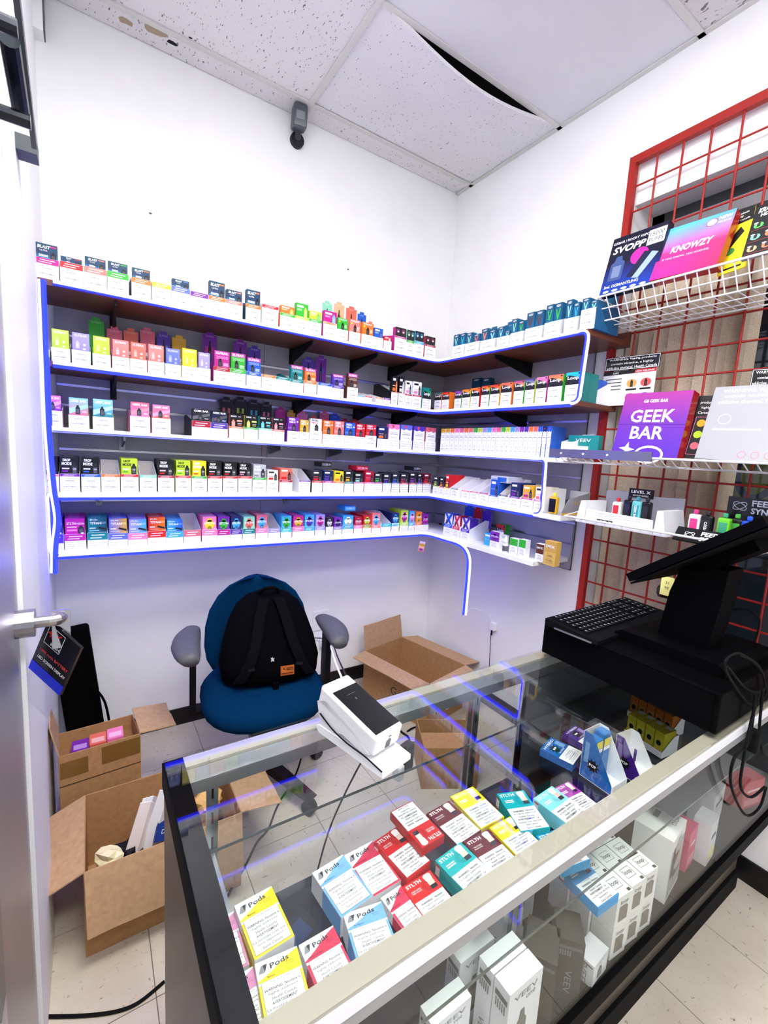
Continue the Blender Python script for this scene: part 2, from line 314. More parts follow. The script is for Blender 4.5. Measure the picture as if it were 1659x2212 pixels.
# ================================================================ SHELVES AND LED TUBES
NM = ['top', 'second', 'third', 'fourth', 'lowest']
for k, (d, z, e) in enumerate(SH):
    mt = 'brown_laminate' if k < 2 else 'laminate'; cl = 'brown' if k < 2 else 'white'
    o = thing('wall_shelf', '%s %s shelf board running along the back wall' % (NM[k], 'brown laminate' if k < 2 else 'white laminate'), 'shelf', (0, 0, z), 0, 'back wall shelves')
    MB().box(XL+.002, -.0215, -d, -.0215, -.012, .008, 'white' if k > 1 else 'brown').obj('board', mt, o)
    o2 = thing('wall_shelf', '%s %s shelf board running along the right wall' % (NM[k], 'brown laminate' if k < 2 else 'white laminate'), 'shelf', (0, 0, z), 0, 'right wall shelves')
    ee = e+(.09 if k == 2 else .1 if k == 3 else 0)
    MB().box(-d, -.0215, -ee, -d-.001, -.012, .008, 'white' if k > 1 else 'brown').obj('board', mt, o2)
    if k < 2:   # upstand at the back of the brown boards
        MB().box(XL+.02, -.0215, -.035, -.0215, .0085, .05, 'brown').obj('upstand', mt, o); MB().box(-.035, -.0215, -ee, -.036, .0085, .05, 'brown').obj('upstand', mt, o2)
    br = [(250, 0), (675, 0), (814, 0), (900, 0)] if k < 2 else [(270, 1), (612, 1), (745, 1), (835, 1)] if k == 2 else [(215, 1), (655, 1)]
    for u, clear in br:
        x = xon(u, -d*.9, z-.02); c = (120, 122, 135) if clear else 'black'; dep = d*.92 if not clear else d*.8
        MB().prism([(-.022, -.0125), (-dep, -.0125), (-dep, -.03), (-.022, -.085 if k < 2 else -.06)], x-.004, x+.004, c, 'x').obj('bracket', 'metal' if clear else 'paint', o)
        MB().box(x-.012, x+.012, -.026, -.0205, -.09 if k < 2 else -.075, -.0125, c).obj('bracket_plate', 'metal' if clear else 'paint', o)
    if k < 2:
        for v in (.72,): MB().prism([(-.022, -.0125), (-d*.92, -.0125), (-d*.92, -.03), (-.022, -.085)], -v-.004, -v+.004, 'black', 'y').obj('bracket', 'paint', o2)
# neon tubes: a milky diffuser with a blue lit lower face
def neon(path, label, flip=-1., bl=.0105):
    t = thing('led_neon_tube', label, 'led light', tuple(path[0]), 0, 'neon tubes on the shelf fronts'); o = path[0]
    P = [Vector(p)-Vector(o) for p in path]; k = len(P); A = []; B = []
    for i in range(k):
        tg = (P[min(i+1, k-1)]-P[max(i-1, 0)]).normalized(); out = Vector((-.72, -1, 0)); out = (out-tg*out.dot(tg)).normalized(); sd = tg.cross(out)*flip
        c = P[i]
        A.append([c+out*a+sd*b_ for a, b_ in ((-.004, -.0045), (.004, -.0045), (.0075, -.002), (.0085, .003), (.0075, .0065), (.004, .0085), (-.004, .0085))])
        B.append([c+out*a+sd*b_ for a, b_ in ((-.004, -.0045-bl), (.0055, -.0042-bl), (.0084, -.0046), (-.004, -.0046))])
    MB().loft(A, 'white').obj('diffuser', 'led_white', t); MB().loft(B, 'blue').obj('blue_lit_side', 'led_blue', t); return t
def arc(a, c, b, n=5):
    a, b, c = Vector(a), Vector(b), Vector(c); return [(a*(1-t)**2+c*2*t*(1-t)+b*t*t) for t in [i/n for i in range(n+1)]]
def fx(k, x): return (x, -SH[k][0]-.006, SH[k][1]-.001)
def fy(k, y): return (-SH[k][0]-.006, y, SH[k][1]-.001)
def run(k, x0, y1, rev=False):
    d = SH[k][0]; c = (-d-.006, -d-.006, SH[k][1]-.001)
    p = [fx(k, x0), fx(k, (x0-d)/2)]+arc(fx(k, -d-.06), c, fy(k, -d-.06))+[fy(k, (y1-d)/2), fy(k, y1)]
    return p[::-1] if rev else p
def sag(path, amp):   # the tube droops a little between its clips
    return [Vector(p)+Vector((0, 0, amp*math.sin(i*2.1))) for i, p in enumerate(path)]
lx = XL+.025
yA, yB = -SH[0][2]+.03, -SH[1][2]+.03
P1 = run(0, lx+.02, yA)+arc(fy(0, yA-.001), fy(0, -SH[0][2]-.004), (-.327, -SH[0][2]-.004, SH[0][1]-.035))+arc((-.30, -SH[1][2]-.006, SH[1][1]+.035), fy(1, -SH[1][2]-.006), fy(1, yB))[0:]
neon(P1, 'white neon tube edging the brown top shelf and dropping to the second', bl=.0035)
P2 = run(1, lx+.01, yB-.002)
neon(P2, 'white and blue neon tube along the front of the second shelf')
yC, yD = -SH[2][2]+.03, -SH[3][2]+.03
P3 = run(2, lx, yC)+arc(fy(2, yC-.001), fy(2, -SH[2][2]-.004), (-.262, -SH[2][2]-.008, SH[2][1]-.03))+arc((-.29, -SH[3][2]-.006, SH[3][1]+.03), fy(3, -SH[3][2]-.006), fy(3, yD))
neon(P3, 'white neon tube edging the third shelf and dropping to the fourth', bl=.0025)
neon(run(3, lx, yD-.002), 'white and blue neon tube along the front of the fourth shelf')
d5, z5, _e = SH[4]; ydrop = -.66
zb5 = zon(1328, -.286, ydrop)
P5 = [fx(4, lx), fx(4, -1.2)]+arc(fx(4, -d5-.08), (-d5-.006, -d5-.006, z5), fy(4, -d5-.08))+arc(fy(4, ydrop+.13), fy(4, ydrop-.005), (-.287, ydrop-.005, z5-.11), 8)+[(-.285, ydrop-.004, (z5+zb5)/2), (-.283, ydrop, zb5)]
neon(P5, 'neon tube under the lowest shelf that hangs down the right wall')
# loose tube hanging down the left end
def L(u, v, y): q = aty(u, v, y); q.x = max(q.x, XL+.012); return q
neon(smooth_path([L(68, 600, -.335), L(72, 690, -.335), L(84, 790, -.335), L(97, 930, -.33), L(112, 1050, -.32), L(122, 1120, -.32), L(116, 1180, -.32), L(96, 1238, -.30)], 5), 'loose white neon tube hanging down the left end of the shelves', 1)
neon(smooth_path([L(92, 772, -.30), L(74, 790, -.31), L(66, 850, -.31), L(80, 900, -.28), L(98, 914, -.262)], 5), 'small neon tube loop joining second and third shelves at the left', 1)
neon(smooth_path([L(122, 1068, -.30), L(104, 1072, -.31), L(94, 1100, -.31), L(92, 1150, -.31), L(94, 1190, -.30), L(118, 1199, -.29)], 5), 'small neon tube loop joining fourth and lowest shelves at the left', 1)
# thin wire from the hanging tube to a white plug box
t = thing('led_adapter', 'small white adapter box on right wall wired to the neon tube', 'adapter', (-.02, -.62, .5))
MB().tube(smooth_path([(-.263, -.04, zb5-.5), (-.2, -.03, .14), (-.06, 0, .08), (0, 0, .015)], 5), .0012, 'white', 6).obj('wire', 'plastic', t)
MB().rbox(-.005, .018, -.02, .02, -.03, .015, 'white', .003).obj('housing', 'plastic', t)
MB().tube(smooth_path([(.0, .0, -.035), (-.006, .0, -.06), (-.01, -.01, -.16), (.0, -.02, -.4)], 5), .002, 'black', 6).cyl((0, 0, -.03), (0, 0, -.06), .0045, 'black', 8).obj('black_lead', 'plastic', t)
# ================================================================ DISPLAY TRAYS AND CARTONS ON THE SHELVES
WHITE = 'white'; K = 'black'; INK = (70, 70, 76)
def warn_mesh(kind):
    """health warning block, unit square on y=0"""
    mb = MB()
    if kind == 'a': rows = [('Nicotine 20 mg/mL', .86, .06, 0), ('WARNING:', .70, .075, .02), ('Nicotine is highly addictive.', .57, .075, 0), ('Health Canada', .45, .06, 0), ('AVERTISSEMENT:', .30, .075, .02), ('La nicotine crée une forte', .17, .075, 0), ('dépendance. Santé Canada', .05, .075, 0)]
    else: rows = [('Nicotine · 20mg/mL', .78, .11, .0), ('WARNING: Nicotine is highly addictive.', .52, .12, 0), ('AVERTISSEMENT: La nicotine crée', .28, .12, 0), ('une forte dépendance. Santé Canada', .06, .12, 0)]
    for t, z, h, b in rows: mb.text(t, .5, z, h, (95, 95, 102) if not b else INK, 0, bold=b, maxw=.9)
    return mb.data('warning_text', 'paper')
WM = {k: warn_mesh(k) for k in 'ab'}
def warn(parent, x0, x1, z0, z1, y, kind='a'):
    o = put('warning_text', WM[kind], parent, (x0, y, z0)); o.scale = (x1-x0, 1, z1-z0); return o
def shade(c, k): c = PAL[c] if isinstance(c, str) else c; return tuple(min(255, x*k) for x in c)
def tint(c, t): c = PAL[c] if isinstance(c, str) else c; return tuple(x+(255-x)*t for x in c)
def device(mb, x, z, w, h, col, Y):     # little picture of a vape
    mb.fpoly([(x-w/2, z), (x+w/2, z), (x+w/2, z+h*.72), (x+w*.3, z+h*.8), (x+w*.2, z+h), (x-w*.2, z+h), (x-w*.3, z+h*.8), (x-w/2, z+h*.72)], col, Y)
    mb.fr(x-w*.3, z+h*.12, x+w*.3, z+h*.6, tint(col, .25), Y-.0002)
# each design prints the visible upper part z0..z1 of the front, width w centred on x=0
def d_blast(m, w, z0, z1, h, c1, c2, Y):
    m.fr(-w/2, z0, w/2, z1, 'navy', Y, 'darkteal'); q = min(h, .1); m.fr(-w/2, z0, w/2, z0+h*.35, (20, 120, 170), Y-.0001, (15, 60, 100))
    m.text('BLAST', -w*.12, z1-h*.32, h*.2, WHITE, Y-.0003, bold=.03, shear=.2, maxw=w*.6); m.text('50000', -w*.15, z0+h*.12, h*.16, WHITE, Y-.0003, bold=.03, maxw=w*.5); m.fr(w*.15, z1-h*.2, w*.44, z1-h*.1, c2, Y-.0002); device(m, w*.3, z0, w*.26, h*.5, K, Y-.0003)
    m.text('ULTRA', -w*.14, z1-h*.5, h*.1, WHITE, Y-.0003, maxw=w*.4)
def d_elf(m, w, z0, z1, h, c1, c2, Y):
    m.fr(-w/2, z0, w/2, z1, shade(c1, .96), Y, tint(c1, .12)); m.text('ELFBAR', 0, z1-h*.2, h*.12, tint(c1, .75), Y-.0002, bold=.02, w=w*.72); device(m, -w*.2, z0+h*.16, w*.22, h*.42, tint(c1, .35), Y-.0002); m.disc(w*.2, z0+h*.38, w*.09, w*.09, tint(c1, .6), Y-.0002); m.fr(w*.1, z0+h*.1, w*.28, z0+h*.2, tint(c1, .5), Y-.0002)
def d_elf2(m, w, z0, z1, h, c1, c2, Y):
    m.fr(-w/2, z0, w/2, z1, shade(c1, .9), Y, c1); m.fr(-w/2, z1-h*.24, w/2, z1, (205, 60, 160), Y-.0001); m.text('ELFBAR', 0, z1-h*.2, h*.14, WHITE, Y-.0003, bold=.02, w=w*.8); m.text('20000', 0, z1-h*.48, h*.18, tint(c1, .5), Y-.0003, bold=.02, w=w*.8); device(m, -w*.12, z0+h*.05, w*.24, h*.5, K, Y-.0003); m.fr(w*.1, z0+h*.1, w*.42, z0+h*.3, tint(c1, .55), Y-.0002)
def d_geek(m, w, z0, z1, h, c1, c2, Y):
    m.fr(-w/2, z0, w/2, z1, c1, Y, c2); m.fpoly([(-w/2, z0+h*.1), (w/2, z0+h*.5), (w/2, z0+h*.7), (-w/2, z0+h*.4)], tint(c2, .3), Y-.0001); m.text('GEEK BAR', 0, z1-h*.24, h*.15, WHITE, Y-.0003, bold=.03, w=w*.84); device(m, -w*.05, z0+h*.1, w*.24, h*.5, 'charcoal', Y-.0003); m.fr(w*.18, z0+h*.2, w*.42, z0+h*.3, tint(c1, .6), Y-.0003)
def d_black(m, w, z0, z1, h, c1, c2, Y):      # black carton, coloured device
    m.fr(-w/2, z0, w/2, z1, K, Y); m.text('BREEZE', -w*.2, z1-h*.2, h*.1, WHITE, Y-.0002, bold=.03, w=w*.42); m.text('PRO', w*.25, z1-h*.2, h*.08, WHITE, Y-.0002, w=w*.2); device(m, -w*.22, z0+h*.06, w*.26, h*.52, tint(c1, .25), Y-.0003); m.fr(w*.05, z0+h*.45, w*.44, z0+h*.58, tint(c1, .4), Y-.0002); m.fr(w*.1, z0+h*.16, w*.4, z0+h*.22, c1, Y-.0002); m.fr(w*.1, z0+h*.28, w*.4, z0+h*.33, 'silver', Y-.0002)
def d_feed(m, w, z0, z1, h, c1, c2, Y):
    m.fr(-w/2, z0, w/2, z1, c1, Y); m.text('FEED', -w*.12, z1-h*.22, h*.15, WHITE if c1 != WHITE else K, Y-.0002, bold=.03, w=w*.56); m.text('MELO', -w*.1, z1-h*.4, h*.13, WHITE if c1 != WHITE else 'red', Y-.0002, bold=.03, w=w*.56); m.disc(w*.36, z1-h*.3, w*.07, w*.07, WHITE, Y-.0002); device(m, w*.04, z0+h*.04, w*.34, h*.52, 'charcoal', Y-.0003); m.text('25K', -w*.33, z0+h*.2, h*.12, tint(c1, .6), Y-.0002)
def d_mode(m, w, z0, z1, h, c1, c2, Y):
    m.fr(-w/2, z0, w/2, z1, c1, Y); k = WHITE if c1 != 'lime' else K; m.text('DROP', -w*.16, z1-h*.24, h*.15, k, Y-.0002, bold=.04, w=w*.42); m.text('MODE', -w*.16, z1-h*.46, h*.17, k, Y-.0002, bold=.04, w=w*.54); m.fr(-w*.42, z0+h*.3, -w*.02, z0+h*.38, tint(c2, .8), Y-.0002); m.fr(-w*.42, z0+h*.14, -w*.1, z0+h*.22, c2, Y-.0002); device(m, w*.27, z0+h*.03, w*.32, h*.66, 'charcoal', Y-.0003); m.text('OXBAR', w*.27, z0+h*.28, h*.08, WHITE, Y-.0006, w=w*.2)
def d_loop(m, w, z0, z1, h, c1, c2, Y):
    m.fr(-w/2, z0, w/2, z1, shade(c2, .95), Y, c1); m.fpoly([(-w*.5, z0), (-w*.5, z0+h*.6), (-w*.3, z0+h*.75), (w*.3, z0+h*.5), (w*.5, z0+h*.25), (w*.5, z0)], (30, 30, 34), Y-.0001); m.text('Loop', -w*.02, z0+h*.26, h*.38, WHITE, Y-.0003, bold=.03, w=w*.74); m.fr(w*.3, z1-h*.2, w*.44, z1-h*.08, K, Y-.0002)
    m.fr(-w*.5, z0-h*.12, w*.5, z0, (24, 24, 28), Y-.0001)
def d_veev(m, w, z0, z1, h, c1, c2, Y):
    m.fr(-w/2, z0, w/2, z1, c1, Y, shade(c1, .75)); m.text('VEEV', 0, z1-h*.2, h*.12, WHITE, Y-.0002, bold=.01, w=w*.6); m.fpoly([(-w*.3, z0+h*.7), (-w*.16, z0+h*.7), (0, z0+h*.32), (w*.16, z0+h*.7), (w*.3, z0+h*.7), (w*.06, z0+h*.14), (-w*.06, z0+h*.14)], c2, Y-.0002)
def d_stlth(m, w, z0, z1, h, c1, c2, Y):      # bottle shaped emblem
    m.fr(-w/2, z0, w/2, z1, tint(c1, .1), Y, c1); m.disc(0, z0+h*.42, w*.36, h*.34, c2, Y-.0001, 12); m.fr(-w*.16, z0+h*.62, w*.16, z0+h*.86, c2, Y-.0001); m.text('STLTH', 0, z0+h*.42, h*.16, WHITE, Y-.0004, bold=.03, w=w*.8); device(m, 0, z0+h*.03, w*.3, h*.26, shade(c2, .6), Y-.0003)
def d_titan(m, w, z0, z1, h, c1, c2, Y):
    m.poly([(-w/2, Y, z0), (w/2, Y, z0), (w/2, Y, z1), (-w/2, Y, z1)], [c1, c2, c2, c1]); m.text('TITAN', -w*.1, z0+h*.58, h*.15, WHITE, Y-.0003, bold=.03, w=w*.6); m.text('STLTH', -w*.2, z1-h*.18, h*.1, WHITE, Y-.0003, bold=.02, w=w*.4); m.fpoly([(w*.05, z0+h*.42), (w*.48, z0+h*.3), (w*.48, z0+h*.16), (w*.02, z0+h*.3)], 'charcoal', Y-.0003); m.fr(w*.2, z0+h*.6, w*.46, z0+h*.74, tint(c2, .35), Y-.0002); m.fr(-w*.42, z0+h*.3, -w*.1, z0+h*.36, WHITE, Y-.0002); m.fr(-w*.42, z0+h*.14, w*.1, z0+h*.19, tint(c1, .6), Y-.0002)
def d_vision(m, w, z0, z1, h, c1, c2, Y):
    m.fr(-w/2, z0, w/2, z1, c1, Y); m.text('STLTH', -w*.2, z0+h*.62, h*.15, WHITE, Y-.0003, bold=.02, w=w*.46); m.text('VISION', w*.26, z0+h*.62, h*.12, WHITE, Y-.0003, w=w*.4); m.fr(-w*.42, z0+h*.46, w*.08, z0+h*.5, WHITE, Y-.0002); m.fr(-w*.42, z0+h*.22, w*.1, z0+h*.34, c2, Y-.0002); device(m, w*.3, z0+h*.06, w*.3, h*.5, 'charcoal', Y-.0003); m.disc(w*.36, z0+h*.1, w*.07, w*.07, WHITE, Y-.0005)
def d_allo(m, w, z0, z1, h, c1, c2, Y):
    m.fr(-w/2, z0, w/2, z1, (246, 246, 250), Y); n = 2
    for i in range(n): a = -w/2+w*i/n; b = a+w/n; m.fpoly([(a, z1), (a, z1-h*.26), ((a+b)/2, z1-h*.34), (b, z1-h*.26), (b, z1)], c1, Y-.0002)
    m.disc(-w*.1, z1-h*.13, w*.12, w*.12, tint('red', .2), Y-.0004, 8); m.text('ALLO', 0, z0+h*.46, h*.08, 'grey', Y-.0003, w=w*.6); m.fr(-w*.36, z0+h*.36, w*.36, z0+h*.4, 'grey', Y-.0003); m.fr(-w*.3, z0+h*.15, w*.3, z0+h*.18, 'silver', Y-.0003)
def d_ring(m, w, z0, z1, h, c1, c2, Y):
    m.fr(-w/2, z0, w/2, z1, K, Y)
    for sx in (-.25, .25): m.fr(sx*w-.002-w*.2, z0+h*.1, sx*w+w*.2, z1-h*.06, 'charcoal', Y-.0001); m.ring(sx*w, z0+h*.62, w*.15, h*.2, w*.04, c1, Y-.0003); m.disc(sx*w, z0+h*.55, w*.08, h*.1, WHITE, Y-.0004, 8)
def d_pop(m, w, z0, z1, h, c1, c2, Y):
    m.fr(-w/2, z0, w/2, z1, c1, Y); m.text('POPLIGHT', 0, z1-h*.2, h*.13, WHITE, Y-.0002, bold=.02, w=w*.8); device(m, 0, z0+h*.04, w*.26, h*.6, K, Y-.0003); m.disc(-w*.32, z1-h*.32, w*.08, w*.08, 'yellow', Y-.0002, 8); m.fr(w*.2, z0+h*.2, w*.42, z0+h*.5, tint(c1, .5), Y-.0002)
def d_chill(m, w, z0, z1, h, c1, c2, Y):
    m.fr(-w/2, z0, w/2, z1, c1, Y); m.fr(-w*.42, z1-h*.3, w*.12, z1-h*.14, WHITE, Y-.0002); m.fr(-w*.42, z1-h*.54, -w*.02, z1-h*.4, tint(c1, .5), Y-.0002); device(m, w*.28, z0+h*.05, w*.24, h*.7, tint(c2, .2), Y-.0003)
def d_x(m, w, z0, z1, h, c1, c2, Y):
    m.fr(-w/2, z0, w/2, z1, WHITE, Y); m.fpoly([(-w*.5, z1), (-w*.2, z1), (w*.5, z0), (w*.2, z0)], c1, Y-.0002); m.fpoly([(w*.5, z1), (w*.2, z1), (-w*.5, z0), (-w*.2, z0)], c1, Y-.0003); device(m, -w*.2, z0, w*.2, h*.5, K, Y-.0004)
def d_plain(m, w, z0, z1, h, c1, c2, Y): m.fr(-w/2, z0, w/2, z1, c1, Y)
def d_slim(m, w, z0, z1, h, c1, c2, Y):
    m.fr(-w/2, z0, w/2, z1, c1, Y); k = K if c1 in ('white', 'cream', 'silver', 'lime', 'yellow') else WHITE
    m.fr(-w*.4, z1-h*.26, w*.12, z1-h*.12, k, Y-.0002); m.fr(-w*.4, z0+h*.1, w*.05, z0+h*.3, c2, Y-.0002); device(m, w*.28, z0+h*.02, w*.26, h*.7, 'charcoal' if c1 != K else c2, Y-.0003); m.fr(-w*.4, z0+h*.4, w*.08, z0+h*.46, tint(c2, .4), Y-.0002)
DES = {k[2:]: v for k, v in globals().items() if k.startswith('d_')}

def make_tray(name, loc, rot, w, dep, hf, band, bh, hb, label, group, body=(247, 247, 248), side=None, kind='a'):
    """open display tray: low printed front, sides that slope up to a high back"""
    t = .0012; sd = side or body
    o = thing(name, label, 'display tray', loc, rot, group)
    m = MB(); m.box(-w/2, w/2, 0, dep, 0, t, body); m.box(-w/2, w/2, 0, t, t, hf, body); m.box(-w/2, w/2, dep-t, dep, t, hb, (235, 228, 218))
    for x in (-w/2, w/2-t):
        m.prism([(t, t), (dep-t, t), (dep-t, hb), (dep*.72, hb), (t, hf)], x, x+t, sd if x < 0 else body, 'x')
    m.obj('tray', 'paper', o)
    l = MB().fr(-w/2+.001, .001, w/2-.001, hf-bh, (251, 251, 252), -.0003)
    if bh > 0: l.fr(-w/2+.0005, hf-bh, w/2-.0005, hf-.0005, band, -.0004); bc_ = tint(band, .8) if sum(PAL.get(band, (0, 0, 0))) < 560 else shade(band, .55); l.fr(-w*.3, hf-bh*.42, w*.34, hf-bh*.28, bc_, -.0007).fr(-w*.36, hf-bh*.78, w*.2, hf-bh*.64, bc_, -.0007)
    l.obj('front_label', 'paper', o); warn(o, -w/2+.002, w/2-.002, .002, max(hf-bh-.001, .006), -.0007, kind if hf-bh > .035 else 'b')
    return o
def label2(l, q):
    if ' in tray' in l: return l.replace(' in tray', ' %s back in tray' % ordn(q+2), 1)
    i = l.find(', ') if ', ' in l else 0
    return l[:i].split(' with ')[0]+' hidden behind the '+l[i+2:]
def make_carton(name, loc, rot, w, dep, h, zvis, des, c1, c2, label, group, back=0, low=None, sidecol=None, cat='carton'):
    o = thing(name, label, cat, loc, rot, group); bc = sidecol or (c1 if c1 != 'white' else (240, 240, 242))
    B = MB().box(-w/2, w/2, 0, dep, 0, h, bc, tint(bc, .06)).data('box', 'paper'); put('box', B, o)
    m = MB(); DES[des](m, w, zvis, h, max(h-zvis, .01), c1, c2, -.0005); 
    m.obj('printed_front', 'paper', o)
    MB(Matrix.Translation((0, 0, h+.0005)) @ Matrix.Rotation(-math.pi/2, 4, 'X')).fr(-w*.35, dep*.25, w*.2, dep*.7, tint(bc, .45), 0).obj('printed_top', 'paper', o)
    if low: MB().fr(-w/2+.001, .001, w/2-.001, zvis-.0005, WHITE, -.0005).obj('front_label', 'paper', o); warn(o, -w/2+.002, w/2-.002, .003, zvis-.003, -.0009)
    out = [o]
    for q in range(back):     # the cartons standing behind it in the same row
        R = Matrix.Rotation(rot, 3, 'Z'); off = R @ Vector((0, (dep+.0012)*(q+1), 0))
        b = thing(name, label2(label, q), cat, (loc[0]+off.x, loc[1]+off.y, loc[2]), rot, group); put('box', B, b)
        T = MB(Matrix.Translation((0, 0, h+.0005)) @ Matrix.Rotation(-math.pi/2, 4, 'X')); T.fr(-w*.35, dep*.25, w*.2, dep*.7, tint(bc, .5)); T.obj('printed_top', 'paper', b); out.append(b)
    return out
def header(loc, rot, w, z0, z1, c, c2, label, group, txt=None, ph=False):
    o = thing('header_card', label, 'card', loc, rot, group)
    m = MB().prism([(-w/2, z0), (w/2, z0), (w/2, z1-.012), (w*.26, z1-.012), (w*.24, z1), (-w*.24, z1), (-w*.26, z1-.012), (-w/2, z1-.012)], 0, .0015, c, 'y', tint(c, .5)); m.obj('card', 'paper', o)
    p = MB(); 
    if txt: p.text(txt, 0, z1-.022, .007, tint(c, .55), -.0006, maxw=w*.7)
    if ph: device(p, 0, z0+(z1-z0)*.2, w*.22, (z1-z0)*.6, K, -.0006); p.fr(-w*.3, z0+(z1-z0)*.5, w*.3, z0+(z1-z0)*.66, tint(c2, .1), -.0003)
    else: p.fr(-w*.2, z0+(z1-z0)*.1, w*.2, z0+(z1-z0)*.4, WHITE, -.0004); p.text('OMG', 0, z0+(z1-z0)*.16, (z1-z0)*.16, K, -.0008, maxw=w*.3)
    p.obj('print', 'paper', o)

# rows: left px, right px, white front px, band px, band colour, design, carton colour, second colour, carton px above the front, header (px above, colour) or None
def R_(s): return [r.split() for r in s.strip().split('\n')]
T0 = R_('''76 129 33 13 magenta blast darkteal magenta 31
130 181 34 13 red blast darkteal red 11
182 232 34 13 salmon blast darkteal salmon 21
232 279 34 13 green blast darkteal green 21
284 327 33 11 orange blast darkteal orange 21
328 370 33 10 yellow - - - 0
370 411 32 11 periwinkle blast darkteal periwinkle 16
411 450 30 10 purple - - - 0
450 487 30 9 orange blast darkteal orange 32
487 524 30 8 salmon blast darkteal salmon 22
530 563 30 8 orange blast darkteal coral 31
565 601 37 7 red - - - 0
604 637 28 6 green chill orange gold 16
637 666 28 6 lime chill green lime 28
666 694 28 6 green chill lime green 17
697 727 29 5 peach chill magenta sky 24
727 751 24 0 white pop green lime 25 37:mint
753 778 24 0 white pop salmon orange 27 38:peach
780 806 24 0 white pop orange coral 26 35:coral
806 827 23 0 white chill blue navy 20 35:blue
828 845 20 0 white chill red white 9 33:salmon
851 876 31 4 magenta ring magenta white 19
876 894 26 5 green ring mint white 22
894 914 27 6 sky ring sky white 21
916 939 26 4 crimson ring crimson white 18''')
T1 = R_('''61 108 24 0 white - - - 0
111 153 30 0 white elf lime yellow 40
155 197 30 0 white elf lavender white 38
200 240 28 0 white elf lime green 38 40:green
242 281 27 0 white elf salmon white 37 28:rose
281 318 27 0 white elf coral orange 36 30:coral
319 356 27 0 white elf salmon white 36 36:rose
357 391 26 0 white elf periwinkle lavender 34 36:violet
392 427 26 0 white elf yellow gold 38 28:gold
427 455 26 0 white elf lavender white 34
461 497 25 9 crimson elf2 magenta pink 34 40:purple
497 531 25 9 green elf2 green lime 34
532 564 24 8 blue elf2 blue sky 30 40:purple
565 595 24 6 orange - - - 0 62:violet
595 626 23 6 teal - - - 0
626 655 21 6 teal elf2 teal green 31
656 683 22 7 orange elf2 orange gold 26
686 716 22 6 blue - - - 0 55:violet
716 742 20 6 violet elf2 violet purple 24 40:purple
749 772 26 0 white elf2 brown orange 30
773 787 8 3 sky - - - 0
788 803 9 3 red - - - 0
811 827 9 3 orange - - - 0
828 843 9 4 purple - - - 0
844 858 26 2 salmon slim black orange 34
859 872 26 2 salmon slim black white 34
873 888 24 4 crimson slim white pink 28
889 909 24 4 crimson slim white pink 28
911 930 22 0 white loop teal green 24''')
T2 = R_('''98 136 35 0 white geek purple pink 33
148 194 28 0 lime geek rose mint 38
200 247 28 0 lime geek teal aqua 38
281 325 34 0 white geek pink rose 31
328 369 33 0 white geek coral pink 29
414 455 20 13 crimson geek black charcoal 26
455 492 19 12 violet geek navy black 26
494 526 22 4 orange black coral red 26 38:black
527 557 22 4 green black lime green 26 40:black
558 587 22 4 mint black turquoise blue 26 36:black
587 614 21 4 salmon black rose red 26 34:black
620 646 24 0 white feed purple magenta 30 22:magenta
646 667 24 0 white feed gold orange 26 21:gold
668 695 28 0 white feed white red 26 16:pink
696 720 22 0 white feed orange red 30 10:coral
720 743 22 0 white feed salmon pink 30 22:rose
743 767 22 0 white feed blue sky 28 20:blue
767 788 21 0 white feed red crimson 28 12:crimson
788 812 25 0 white feed red orange 24 12:red
814 837 20 0 white slim navy orange 26
837 862 20 0 white allo pink magenta 33
863 889 20 0 white allo periwinkle purple 33
891 916 20 0 white allo violet purple 32
917 940 20 0 white allo rose crimson 31''')
T3 = R_('''82 129 34 5 salmon mode black coral 36
130 174 34 6 purple mode black purple 36
176 218 33 6 blue mode black blue 36
219 260 33 6 orange - - - 0
261 300 33 6 red mode lime green 34
302 339 31 6 mint - - - 0
341 377 31 5 crimson mode black red 34
379 413 31 5 red mode lime green 33
414 447 30 5 green mode yellow red 33
448 480 30 5 red mode black red 31
481 513 30 5 red mode black red 30
514 544 30 5 red mode black pink 28
545 575 27 5 green mode silver grey 28
576 601 26 0 white slim cream red 22
603 631 22 5 crimson slim coral red 25
645 670 23 3 purple - - - 0
673 696 21 4 red slim charcoal red 22
697 720 21 4 magenta slim navy violet 22
720 742 20 4 orange slim yellow orange 22
743 763 19 4 teal slim charcoal gold 24
764 785 19 3 pink slim charcoal mint 20
786 807 19 3 pink slim crimson red 24
807 825 19 3 magenta slim charcoal green 20
826 844 18 2 mint slim charcoal violet 20
845 862 18 3 lavender slim charcoal blue 20
863 881 18 3 red slim charcoal crimson 20
883 899 18 3 crimson slim charcoal purple 22
900 912 18 3 violet slim charcoal violet 20
913 930 18 3 red slim burgundy red 20''')
